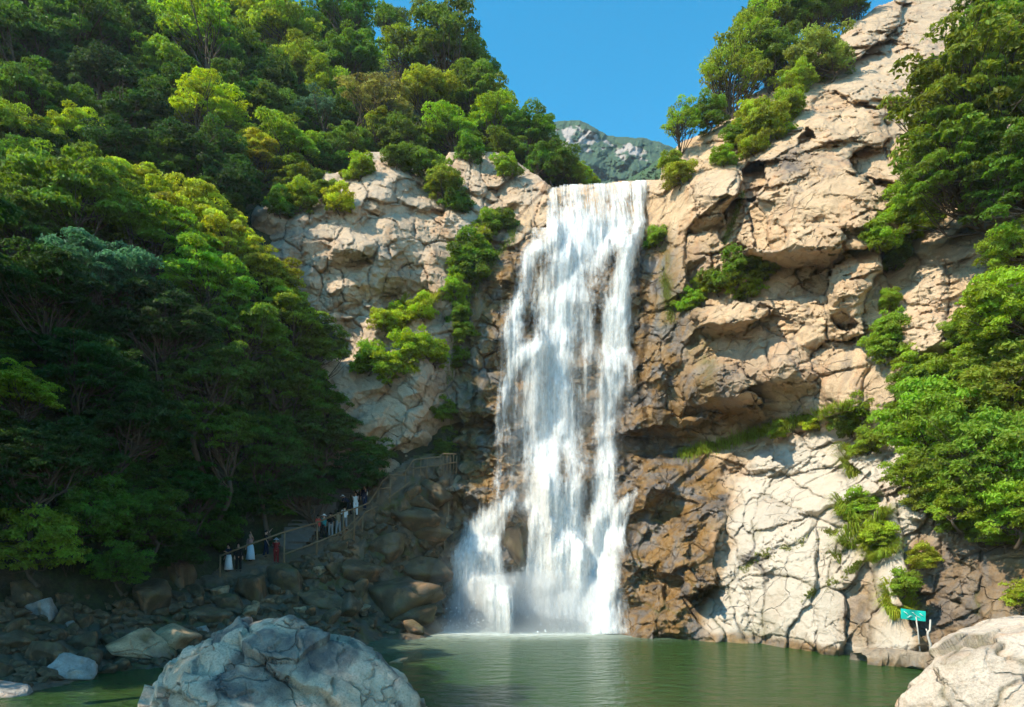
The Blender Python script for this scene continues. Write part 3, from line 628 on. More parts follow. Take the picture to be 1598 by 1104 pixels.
sx = np.arange(690, 1030, wstep); sy = np.arange(279, 990, wstep)
SX, SY = np.meshgrid(sx, sy); HW = SX.shape
ax, ay = SX.ravel(), SY.ravel()
den = np.zeros(len(ax))
qn = np.stack([ax / 16, ay / 60, ax * 0], 1)
wxx = ax + 4 * fbm(qn, 3, 101)
for st in STREAMS:
    best = np.zeros(len(ax))
    for (x0, y0, w0, d0), (x1, y1, w1, d1) in zip(st[:-1], st[1:]):
        ex, ey = x1 - x0, y1 - y0
        t = np.clip(((wxx - x0) * ex + (ay - y0) * ey) / (ex * ex + ey * ey), 0, 1)
        dd = np.hypot(wxx - x0 - t * ex, (ay - y0 - t * ey))
        w = w0 + t * (w1 - w0)
        best = np.maximum(best, (d0 + t * (d1 - d0)) * np.exp(-(dd / (w * 1.18)) ** 2.0))
    den = np.maximum(den, best) + .12 * np.minimum(den, best)
lip = np.interp(ax, [850, 866, 880, 940, 1008], [297, 292, 288.5, 286, 281])
den *= (ay > lip) * ((ax > 853) | (ay > 355)) 
holes = .45 * blob(ax, ay, 980, 366, 9, 12) + .28 * blob(ax, ay, 908, 640, 12, 90) + .3 * blob(ax, ay, 880, 735, 9, 30) + .4 * blob(ax, ay, 890, 590, 8, 40) + .5 * blob(ax, ay, 801, 848, 18, 36) + .25 * blob(ax, ay, 918, 800, 12, 34) + .3 * blob(ax, ay, 853, 830, 8, 22) + .25 * blob(ax, ay, 905, 920, 14, 30)
den = np.clip(den - holes, 0, 1.15)
wb = rbf(ROCK, ax, ay)
rk = rock_depth(ax, ay)
# free-falling sheets hang in front of the ledges: take the front-most rock above and lean out from it
rkg = np.where(np.isnan(rk), wb, rk).reshape(HW)
look = rkg.copy()
for k in range(1, 12): look[:-k] = np.minimum(look[:-k], rkg[k:] + .035 * k)   # lean out before a ledge below
front = look.copy()
for i in range(1, HW[0]): front[i] = np.minimum(look[i], front[i - 1] + .012)
sm = front.copy()
for _ in range(14):
    sm[1:-1] = (sm[:-2] + 2 * sm[1:-1] + sm[2:]) / 4
for _ in range(5):
    sm[:, 1:-1] = (sm[:, :-2] + 2 * sm[:, 1:-1] + sm[:, 2:]) / 4
front = np.minimum(sm, front + .04).ravel()
wv, wq, wd, wl_, wuv, wf = [], [], [], [], [], []
nb = 0
gi = np.arange(len(ax)).reshape(HW)
for L, (off, dm, dsc) in enumerate([(.10, 1.0, 0.0), (.35, .82, .03), (.62, .68, .04)]):
    st = np.stack([ax / 7, ay / 90, ax * 0 + L * 5], 1)
    rel = .16 * fbm(st, 4, 120 + L) + .10 * fbm(st * np.array([3, 3, 1]), 3, 130 + L) + .35 * np.clip(den, 0, 1)
    D = front - off - rel
    D = np.minimum(D, 60)
    dn = den * dm - dsc
    ok = (dn > .03).reshape(HW)
    ok = ok[:-1, :-1] | ok[1:, :-1] | ok[1:, 1:] | ok[:-1, 1:]
    fq = np.stack([gi[:-1, :-1][ok], gi[1:, :-1][ok], gi[1:, 1:][ok], gi[:-1, 1:][ok]], 1)
    us = np.unique(fq); mp = np.full(len(ax), -1); mp[us] = np.arange(len(us))
    V = np.stack([(ax - CX) / F * D, D, HC + (HY - ay) / F * D], 1)[us]
    wv.append(V); wq.append(mp[fq] + nb); nb += len(us)
    wd.append(dn[us]); wf.append(sstep(372, 345, ay[us])); wl_.append(np.full(len(us), L)); wuv.append(np.stack([V[:, 0] * 1.0, V[:, 2]], 1))
me = mesh_np('waterfall', np.concatenate(wv), np.concatenate(wq), M_water, True, dict(flow_density=np.concatenate(wd), layer=np.concatenate(wl_), fringe=np.concatenate(wf)), uv=np.concatenate(wuv))
put('waterfall', me, label='white waterfall dropping over stepped rock into the pool', kind='structure')

# thrown drops where the falls break on the pool and on the lower steps
rg = np.random.default_rng(77)
n_ = 5200
ux = np.concatenate([rg.normal(860, 55, n_ // 2), rg.normal(745, 24, n_ // 4), rg.normal(900, 36, n_ - n_ // 2 - n_ // 4)])
Yd = 47.4 - np.abs(rg.normal(0, 1.2, n_)); Zd = np.abs(rg.exponential(.55, n_)) * rg.uniform(0, 1, n_)
Cd = np.stack([(ux - CX) / F * 48, Yd, Zd], 1)
nd = rg.normal(size=(n_, 3)); nd /= np.linalg.norm(nd, axis=1)[:, None]
sd = rg.uniform(.025, .08, n_)[:, None]
e1_ = np.cross(nd, rg.normal(size=(n_, 3))); e1_ /= np.linalg.norm(e1_, axis=1)[:, None]; e2_ = np.cross(nd, e1_)
DV = np.stack([Cd - e1_ * sd, Cd - e2_ * sd, Cd + e1_ * sd, Cd + e2_ * sd], 1).reshape(-1, 3)
top_ = Cd + nd * sd * .6
tri = np.arange(n_)[:, None] * 4
put('spray', mesh_np('spray_drops', DV, tri + np.array([[0, 1, 2, 3]]), simple_mat('white_water', (.85, .88, .9), .6, .05), False), label='white drops and foam thrown up where the falls hit the pool', kind='stuff')
# ------------------------------------------------------------------ wooded slope on the left, stony bank
def soil_mat():
    m, nt, out = new_mat('forest_floor'); g = N(nt)
    tc = g.n('TexCoord').outputs['Object']
    a = g.noise(tc, .5, 6, .65); f = g.noise(tc, 5, 6, .7)
    c = g.ramp(a, [(.35, (.022, .028, .010)), (.5, (.045, .060, .014)), (.62, (.075, .060, .032))])
    c = g.mix(g.ramp(f, [(.4, .6), (.6, 0)]), c, (.018, .016, .010))
    b = g.n('BsdfPrincipled'); g.l(c, b.inputs['Base Color']); b.inputs['Roughness'].default_value = .95
    g.l(g.bump(f, .8, .3), b.inputs['Normal']); g.l(b.outputs[0], out.inputs['Surface'])
    return m
M_soil = soil_mat()
HILL = [(0,960,31),(200,950,34),(350,892,41.5),(500,852,45),(640,745,49.5),(640,900,50),(350,840,43),(500,780,47.5),(600,720,50),(0,800,31.5),(200,800,36),(400,750,44),(550,680,50),(0,600,34),(200,600,38.5),(400,560,44.5),(550,550,52.5),
 (0,400,38.5),(200,400,43),(400,400,50),(550,400,59),(0,200,52),(200,200,57),(400,200,64),(600,230,64),(700,240,65),(0,0,64),(200,0,72),(400,0,84),(520,20,92),(600,100,80),(740,150,76),(850,230,71),(930,280,68),(860,300,64),
 (-300,960,25),(-300,600,29),(-300,200,40),(-300,-200,54),(0,-200,74),(300,-200,94),(-300,1100,22),(0,1100,26),(640,600,54),(740,400,60),(640,1000,50)]
HTOP = [(-600,-400),(380,-300),(440,2),(500,22),(560,62),(620,96),(700,120),(760,146),(800,185),(860,232),(900,262),(944,292),(960,330)]
st4 = 5
hx = np.arange(-600, 990, st4); hy = np.arange(-400, 1100, st4)
HX, HYY = np.meshgrid(hx, hy); hs_ = HX.shape
ax, ay = HX.ravel().astype(float), HYY.ravel().astype(float)
HD = rbf(HILL, ax, ay)
HD = HD + fbm(np.stack([ax / 40, ay / 40, ax * 0], 1), 4, 201) * HD * .012
dl2 = line_dist(ax, ay, HTOP); HD = HD + np.where(dl2 < 60, (1 - np.sqrt(1 - (1 - np.minimum(dl2, 60) / 60) ** 2)) * 5, 0)
hill_in = in_poly(ax, ay, HTOP + [(960, 420), (800, 420), (760, 800), (690, 1010), (560, 1010), (300, 1110), (-600, 1300)])
def hill_depth(qx, qy):
    i = np.clip(np.round((np.asarray(qy, float) - hy[0]) / st4).astype(int), 0, hs_[0] - 1)
    j = np.clip(np.round((np.asarray(qx, float) - hx[0]) / st4).astype(int), 0, hs_[1] - 1)
    return HD[i * hs_[1] + j]
def sheet(name, ax, ay, D, ok, shp, mat, label, back=None, line=None, attrs=None):
    g_ = np.arange(len(ax)).reshape(shp); o = ok.reshape(shp)
    fm = o[:-1, :-1] & o[1:, :-1] & o[1:, 1:] & o[:-1, 1:]
    q = np.stack([g_[:-1, :-1][fm], g_[1:, :-1][fm], g_[1:, 1:][fm], g_[:-1, 1:][fm]], 1)
    us = np.unique(q); mp = np.full(len(ax), -1); mp[us] = np.arange(len(us)); q = mp[q]
    V = np.stack([(ax - CX) / F * D, D, HC + (HY - ay) / F * D], 1)[us]
    at_ = {k: v[us] for k, v in (attrs or {}).items()}
    if line is not None:
        e = np.concatenate([q[:, [0, 1]], q[:, [1, 2]], q[:, [2, 3]], q[:, [3, 0]]])
        key = np.sort(e, 1); k = key[:, 0].astype(np.int64) * (len(us) + 1) + key[:, 1]
        u, inv, cnt = np.unique(k, return_inverse=True, return_counts=True)
        be = e[cnt[inv] == 1]; near = line_dist(ax[us], ay[us], line) < 3 * st4
        be = be[near[be[:, 0]] & near[be[:, 1]]]
        bv = np.unique(be); m2 = np.full(len(us), -1); m2[bv] = np.arange(len(bv)) + len(us)
        o1 = (V[bv] - np.array([0, 0, HC])) * back[0] + np.array([0, 0, HC - back[1]])
        q = np.concatenate([q, np.stack([be[:, 1], be[:, 0], m2[be[:, 0]], m2[be[:, 1]]], 1)]); V = np.concatenate([V, o1])
        at_ = {k: np.concatenate([v, v[bv]]) for k, v in at_.items()}
    return put(name, mesh_np(name, V, q, mat, True, at_), label=label, kind='structure')
sheet('hillside', ax, ay, HD, hill_in, hs_, M_soil, 'steep shaded forest floor of the left hillside', (1.5, 12), HTOP)
# ---- stony bank with the footpath
BANK = [(-200,1105,22),(0,1085,24.2),(150,1056,28),(250,1046,29.5),(400,1022,33.5),(600,997,42),(700,985,47.2),(0,940,30.5),(200,935,34.5),(350,892,40.8),(500,850,44.3),(600,772,46.6),(640,735,48.6),(720,712,50.6),(740,800,50.6),(740,900,50.4),
 (600,900,45.6),(450,940,40),(600,820,47.3),(680,850,49.4),(650,950,45.6),(-300,960,25),(-300,1130,20.5),(-200,1160,18),(100,1140,20),(400,1100,24),(640,1050,30),(760,1010,40),(300,860,42.2),(480,800,47.3)]
bx = np.arange(-300, 770, 3); by = np.arange(690, 1160, 3)
BX, BY = np.meshgrid(bx, by); bs_ = BX.shape
ax, ay = BX.ravel().astype(float), BY.ravel().astype(float)
BD = rbf(BANK, ax, ay)
PB = np.stack([(ax - CX) / F * BD, BD, HC + (HY - ay) / F * BD], 1)
j1, _ = joint_relief(PB, 1.1, .16, .4, 301, crack=.12, cw=.06)
j2, _ = joint_relief(PB, .45, .07, .4, 302, crack=.06, cw=.06)
PATH = [(330,905),(360,893),(400,882),(440,872),(494,850),(540,826),(575,800),(600,775),(632,752),(660,728),(715,716)]
onpath = np.exp(-(line_dist(ax, ay, PATH) / 9) ** 2)
BD2 = BD - (j1 + j2) * (1 - onpath)
def bank_depth(qx, qy):
    i = np.clip(np.round((np.asarray(qy, float) - by[0]) / 3).astype(int), 0, bs_[0] - 1)
    j = np.clip(np.round((np.asarray(qx, float) - bx[0]) / 3).astype(int), 0, bs_[1] - 1)
    return BD2[i * bs_[1] + j]
BTOP = [(-300, 930), (0, 915), (200, 905), (320, 872), (350, 868), (430, 842), (490, 826), (540, 800), (590, 750), (640, 712), (700, 700), (760, 700)]
bok = in_poly(ax, ay, BTOP[:-1] + [(708, 720), (700, 800), (690, 900), (694, 1000), (694, 1160), (-300, 1160)])
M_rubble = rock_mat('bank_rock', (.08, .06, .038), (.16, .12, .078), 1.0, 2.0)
z0 = np.zeros(len(ax))
nb_ = fbm(PB * .5, 4, 305)
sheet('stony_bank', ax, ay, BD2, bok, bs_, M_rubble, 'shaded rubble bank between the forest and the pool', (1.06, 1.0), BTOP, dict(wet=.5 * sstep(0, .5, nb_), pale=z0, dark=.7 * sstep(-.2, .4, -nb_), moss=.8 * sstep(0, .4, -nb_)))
# ---- mountain far behind
def far_mat(name, haze=0):
    m, nt, out = new_mat(name); g = N(nt)
    tc = g.n('TexCoord').outputs['Object']
    f = g.noise(tc, .09, 6, .7); r = g.attr('bare')
    wood = g.mix(g.ramp(f, [(.35, 0), (.65, 1)]), (.028, .066, .040), (.062, .118, .058))  # teal tint: distance haze mixed into the foliage colour
    rock = g.mix(g.noise(g.mapping(tc, (1, 1, .35)), .06, 6, .7), (.26, .22, .20), (.52, .45, .40))
    c = g.mix(r, wood, rock)
    b = g.n('BsdfPrincipled'); g.l(c, b.inputs['Base Color']); b.inputs['Roughness'].default_value = .95
    g.l(g.bump(f, 1, 6), b.inputs['Normal']); g.l(b.outputs[0], out.inputs['Surface'])
    return m
MT = [(780,238,560),(820,205,600),(860,190,640),(905,187,640),(925,197,640),(950,212,650),(985,214,650),(1010,216,650),(1045,228,660),(1100,250,680),(1160,300,700)]
mx_ = np.arange(770, 1160, 1.0); my_ = np.arange(180, 330, 1.0)
MX, MY = np.meshgrid(mx_, my_); ms_ = MX.shape
ax, ay = MX.ravel(), MY.ravel()
top = np.interp(ax, [p[0] for p in MT], [p[1] for p in MT]) - 1.5 * fbm(np.stack([ax / 14, ax * 0, ax * 0], 1), 4, 401) * 1.5
MD = 640 - (ay - top) * 2.3 + 60 * fbm(np.stack([ax / 60, ay / 45, ax * 0], 1), 4, 402) + .0 * ax
MD += 26 * np.abs(fbm(np.stack([ax / 22 + ay / 60, ay / 60, ax * 0], 1), 3, 403))
bare = sstep(.05, .3, fbm(np.stack([ax / 24, ay / 14, ax * 0], 1), 4, 404) + 1.1 * blob(ax, ay, 900, 216, 30, 19, 10) + .75 * blob(ax, ay, 990, 236, 34, 16, 20) + .25 * blob(ax, ay, 925, 250, 16, 12) - .42) * (ay > top + 9)
tw, _, ti, _ = worley(np.stack([ax / 4.2, ay / 3.4, ax * 0], 1), 405)
MD -= (1 - bare) * (7.5 * (1 - tw ** 2)) + bare * 12 * fbm(np.stack([ax / 7 + ay / 9, ay / 16, ax * 0], 1), 4, 406)
dt = ay - top; MD += np.where(dt < 12, (1 - np.sqrt(np.clip(1 - (1 - dt / 12) ** 2, 0, 1))) * 45, 0)
HTOP_, st4_ = None, st4
st4 = 1.2
sheet('mountain', ax, ay, MD, ay > top, ms_, far_mat('mountain_wood_and_granite'), 'distant wooded mountain with pale bare crags', (1.3, 60), [(x_, y_) for x_, y_, _ in MT], dict(bare=bare))
st4 = st4_

# nearer green spur right of the mountain
HT2 = [(930,296),(975,282),(1010,262),(1046,234),(1090,212),(1160,190)]
mx_ = np.arange(930, 1161, 1.0); my_ = np.arange(185, 330, 1.0)
MX, MY = np.meshgrid(mx_, my_); ms2 = MX.shape; ax, ay = MX.ravel(), MY.ravel()
top = np.interp(ax, [p[0] for p in HT2], [p[1] for p in HT2]) - 3 * np.abs(fbm(np.stack([ax / 9, ax * 0, ax * 0], 1), 3, 411))
tw, _, _, _ = worley(np.stack([ax / 8, ay / 7, ax * 0], 1), 412)
MD = 190 - (ay - top) * .55 - 5 * (1 - tw ** 2) + 3 * fbm(np.stack([ax / 3, ay / 3, ax * 0], 1), 3, 413)
dt = ay - top; MD += np.where(dt < 10, (1 - np.sqrt(np.clip(1 - (1 - dt / 10) ** 2, 0, 1))) * 12, 0)
st4 = 1.2
m_ = far_mat('spur_wood'); 
for n_ in m_.node_tree.nodes:
    if n_.type == 'MIX': n_.inputs[6].default_value = (.045, .10, .02, 1) if not n_.inputs[6].is_linked else n_.inputs[6].default_value
sheet('hill', ax, ay, MD, ay > top, ms2, m_, 'green wooded spur between the falls lip and the right cliff', (1.4, 20), HT2, dict(bare=ax * 0))
st4 = st4_
# ---- the right cliff goes on beyond the frame
ex_ = np.arange(1772, 2600, 5.0); ey_ = np.arange(-320, 1230, 5.0)
EX, EY = np.meshgrid(ex_, ey_); es_ = EX.shape; ax, ay = EX.ravel(), EY.ravel()
ED = np.maximum(rbf(ROCK, np.minimum(ax, 1760), np.clip(ay, -90, 1080)) - np.maximum(ax - 1760, 0) * .014, 12)
PE = np.stack([(ax - CX) / F * ED, ED, HC + (HY - ay) / F * ED], 1)
je, _ = joint_relief(PE, 2.6, .4, .5, 431, crack=.2, cw=.05)
ED = ED - je * sstep(1772, 1850, ax) + .6 * sstep(1830, 1775, ax)
z0 = np.zeros(len(ax))
sheet('cliff', ax, ay, ED, np.ones(len(ax), bool), es_, M_cliff, 'tan granite cliff going on to the right beyond the thicket', None, None, dict(wet=z0, pale=z0, dark=z0, moss=z0))
# ------------------------------------------------------------------ foliage
def leaf_mat():
    m, nt, out = new_mat('leaf'); g = N(nt)
    oi = g.n('ObjectInfo')
    geo = g.n('NewGeometry')
    tint = g.attr('leaf_tint')
    c = g.mix(g.ramp(tint, [(0, 0), (1, 1)]), oi.outputs['Color'], (.16, .20, .02))
    k = g.n('HueSaturation'); g.l(oi.outputs['Color'], k.inputs['Color'])
    g.l(g.math('ADD', .488, g.math('MULTIPLY', tint, .035)), k.inputs['Hue'])
    g.l(g.math('ADD', .62, g.math('MULTIPLY', tint, .75)), k.inputs['Value'])
    col = k.outputs[0]
    d = g.n('BsdfPrincipled'); g.l(col, d.inputs['Base Color']); d.inputs['Roughness'].default_value = .5; d.inputs['Specular IOR Level'].default_value = .18
    t = g.n('BsdfTranslucent')
    k2 = g.n('HueSaturation'); g.l(col, k2.inputs['Color']); k2.inputs['Hue'].default_value = .485; k2.inputs['Saturation'].default_value = 1.1; k2.inputs['Value'].default_value = 1.35
    g.l(k2.outputs[0], t.inputs['Color'])
    mx = g.n('MixShader'); mx.inputs[0].default_value = .5
    g.l(d.outputs[0], mx.inputs[1]); g.l(t.outputs[0], mx.inputs[2]); g.l(mx.outputs[0], out.inputs['Surface'])
    return m
M_leaf = leaf_mat()
M_bark = simple_mat('bark', (.085, .062, .042), .9, .5, 9)
M_bark_pale = simple_mat('pale_bark', (.20, .165, .125), .9, .4, 9)
def leaf_faces(C, Nn, size, asp, rg):
    """one pointed leaf spray per centre: four corner diamonds, slightly folded"""
    n = len(C)
    a = rg.normal(size=(n, 3)); t = a - Nn * (a * Nn).sum(1)[:, None]
    t /= np.linalg.norm(t, axis=1)[:, None] + 1e-9
    b = np.cross(Nn, t)
    s = (size * rg.uniform(.6, 1.35, n))[:, None]
    w = s * asp
    V = np.stack([C - t * s, C + b * w + Nn * s * .12 - t * s * .1, C + t * s - Nn * s * .22, C - b * w + Nn * s * .12 - t * s * .1], 1).reshape(-1, 3)
    Q = np.arange(n * 4).reshape(n, 4)
    return V, Q
def make_crown(name, seed, n_cl, per, leaf, shape=(1, 1, .85), cl_r=(.22, .40), flat=.55, low=-.5, hollow=.45, droop=0.0, lean=0.0):
    """crown centre at the origin, radius about 1"""
    rg = np.random.default_rng(seed)
    cs = []
    tries = 0
    while len(cs) < n_cl and tries < 9000:
        tries += 1
        d = rg.normal(size=3); d /= np.linalg.norm(d)
        if d[2] < low: continue
        p = d * rg.uniform(hollow, .84) * (1 + .17 * rg.normal()) * (1 + .22 * float(vnoise(np.array([d * 1.7 + seed], f32), seed)[0]))
        r = rg.uniform(*cl_r)
        if all(np.linalg.norm((p - q) / np.array([1, 1, .75])) > .62 * (r + rr) * .8 for q, rr in cs): cs.append((p, r))
    V, Q, T, nb = [], [], [], 0
    for p, r in cs:
        n = int(per * (r / .3) ** 2 * rg.uniform(.7, 1.2))
        d = rg.normal(size=(n, 3)); d /= np.linalg.norm(d, axis=1)[:, None]
        d[:, 2] = np.where(d[:, 2] < -.25, -d[:, 2] * .6, d[:, 2])
        rad = rg.uniform(.35, 1, n) ** .5
        lump = 1 + .35 * fbm(d * 2.2 + p * 5, 2, seed)
        o = d * (rad * lump)[:, None] * r
        o[:, 2] *= flat
        o[:, 2] -= droop * (o[:, 0] ** 2 + o[:, 1] ** 2) / max(r, .01)
        C = (p + o) * np.array(shape)
        nn = d * np.array([1., 1., .8]) + np.array([0, 0, .45]) + rg.normal(size=(n, 3)) * .7
        nn /= np.linalg.norm(nn, axis=1)[:, None]
        v, q = leaf_faces(C, nn, leaf, .5, rg)
        V.append(v); Q.append(q + nb); nb += len(v)
        t = np.clip(.5 + .28 * rg.normal() + .22 * rg.normal(size=n), 0, 1)
        T.append(np.repeat(t, 4))
    me = mesh_np(name, np.concatenate(V), np.concatenate(Q), M_leaf, False, dict(leaf_tint=np.concatenate(T)))
    return me, [(p * np.array(shape), r) for p, r in cs]
def make_trunk(name, seed, cs, base=(0, 0, -2.2), thick=.07, fork=.35, mat=None, frac=.7, bend=.25):
    """tapered bent trunk with a limb reaching into most leaf clumps; base at -h under the crown centre"""
    random.seed(seed); rg = np.random.default_rng(seed)
    m = MB(); b = np.array(base, float)
    top = np.array([rg.normal() * .08, rg.normal() * .08, .35])
    ctrl = [b, b * .62 + np.array([rg.normal() * bend, rg.normal() * bend * .5, 0]), np.array([rg.normal() * .12, rg.normal() * .12, b[2] * .22]), top]
    pts = []
    for i in range(13):
        t = i / 12 * 3; k = min(int(t), 2); u = t - k
        p0, p1, p2, p3 = ctrl[max(k - 1, 0)], ctrl[k], ctrl[k + 1], ctrl[min(k + 2, 3)]
        pts.append(.5 * ((2 * p1) + (p2 - p0) * u + (2 * p0 - 5 * p1 + 4 * p2 - p3) * u * u + (3 * p1 - p0 - 3 * p2 + p3) * u ** 3))
    rad = [thick * (1.35 if i == 0 else 1) * (1 - .78 * i / 12) for i in range(13)]
    m.tube(pts, rad, 7, wob=.12)
    for p, r in cs:
        if rg.random() > frac: continue
        k = int(np.clip(6 + rg.integers(0, 6) - (p[2] < 0) * 2, 4, 11))
        s = pts[k]; e = p - np.array([0, 0, r * .2])
        mid = (s + e) / 2 + rg.normal(size=3) * .09 + np.array([0, 0, -.05])
        q1 = s * .65 + mid * .35 + rg.normal(size=3) * .03
        r0 = rad[k] * .55
        m.tube([s, q1, mid, (mid + e) / 2 + rg.normal(size=3) * .04, e], [r0, r0 * .8, r0 * .6, r0 * .42, r0 * .2], 5, cap=False, wob=.15)
        for z in range(2):
            e2 = e + rg.normal(size=3) * r * .6
            m.tube([mid, (mid + e2) / 2 + rg.normal(size=3) * .04, e2], [r0 * .4, r0 * .28, r0 * .1], 4, cap=False)
    return m.mesh(name, mat or M_bark)
PROTO = {}
def proto(kind, var, **kw):
    tk = {k: kw.pop(k) for k in ('base', 'thick', 'frac', 'mat', 'bend') if k in kw}
    me, cs = make_crown('crown_leaves', hash((len(kind) * 31 + var * 7)) % 9999 + ord(kind[0]) * 13, **kw)
    PROTO[kind, var] = (me, make_trunk('trunk_wood', var * 11 + ord(kind[1]), cs, **tk))
for v in range(4):   # rounded broadleaf
    proto('round', v, n_cl=84, per=290, leaf=.043, shape=(1, 1, .95), cl_r=(.13, .32), flat=.62, hollow=.4)
for v in range(4):   # layered, feathery pads
    proto('layer', v, n_cl=84, per=290, leaf=.042, shape=(1.1, 1.0, .85), cl_r=(.13, .34), flat=.46, low=-.6, hollow=.35, droop=.25)
for v in range(3):   # open crown, branches and sky show through
    proto('airy', v, n_cl=60, per=230, leaf=.040, shape=(1, 1, 1.0), cl_r=(.13, .26), flat=.5, hollow=.35, frac=.95, low=-.55)
for v in range(3):   # dense dark bush foliage
    proto('bushy', v, n_cl=80, per=270, leaf=.045, shape=(1, 1, .85), cl_r=(.13, .33), flat=.85, low=-.85, hollow=.4, base=(0, 0, -.95), thick=.05)
for v in range(2):   # large tree near the viewer
    proto('near', v, n_cl=170, per=420, leaf=.036, shape=(1, .9, 1.0), cl_r=(.12, .24), flat=.42, low=-.8, hollow=.2, droop=.2, frac=.9, thick=.055, base=(1.35, .25, -1.3))
for v in range(2):   # small shrub, many stems
    proto('shrub', v, n_cl=34, per=170, leaf=.065, shape=(1, 1, .95), cl_r=(.2, .42), flat=.9, low=-.9, hollow=.35, base=(0, 0, -.8), thick=.04)
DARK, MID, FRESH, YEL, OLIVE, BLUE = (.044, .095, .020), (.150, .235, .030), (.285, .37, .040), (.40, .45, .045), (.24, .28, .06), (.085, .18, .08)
def place_tree(kind, px, py, r, depth, col, label, cat, group=None, base=None, name='tree', leanx=0, rot=None, sink=.0, sx=1.0, pale=False):
    """r = crown radius in photo pixels at that depth; base = distance of the foot under the crown centre, in crown radii"""
    keys = [k for k in PROTO if k[0] == kind]
    me, tr = PROTO[keys[random.randrange(len(keys))]]
    R = r * depth / F
    o = bpy.data.objects.new(name, None); COL.objects.link(o)
    o.empty_display_size = .2
    c = at(px, py, depth)
    foot = base if base is not None else {'bushy': .95, 'shrub': .8}.get(kind, 2.2)
    o.location = (c[0], c[1], c[2] - foot * R)
    tag(o, label, cat, group)
    rz = random.uniform(0, 6.28) if rot is None else rot
    for nm, d, zs in (('crown', me, R), ('trunk', tr, R)):
        x = bpy.data.objects.new(nm, d); COL.objects.link(x); x.parent = o
        x.location = (0, 0, foot * R); x.rotation_euler = (0, 0, rz)
        x.scale = (R * sx, R * sx, R * random.uniform(.92, 1.08))
        if nm == 'trunk' and foot != {'bushy': .95, 'shrub': .8}.get(kind, 2.2):
            x.scale = (R, R, R * foot / {'bushy': .95, 'shrub': .8}.get(kind, 2.2))
        j = [random.uniform(.88, 1.12) for _ in range(3)]
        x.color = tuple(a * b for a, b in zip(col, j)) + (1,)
    return o
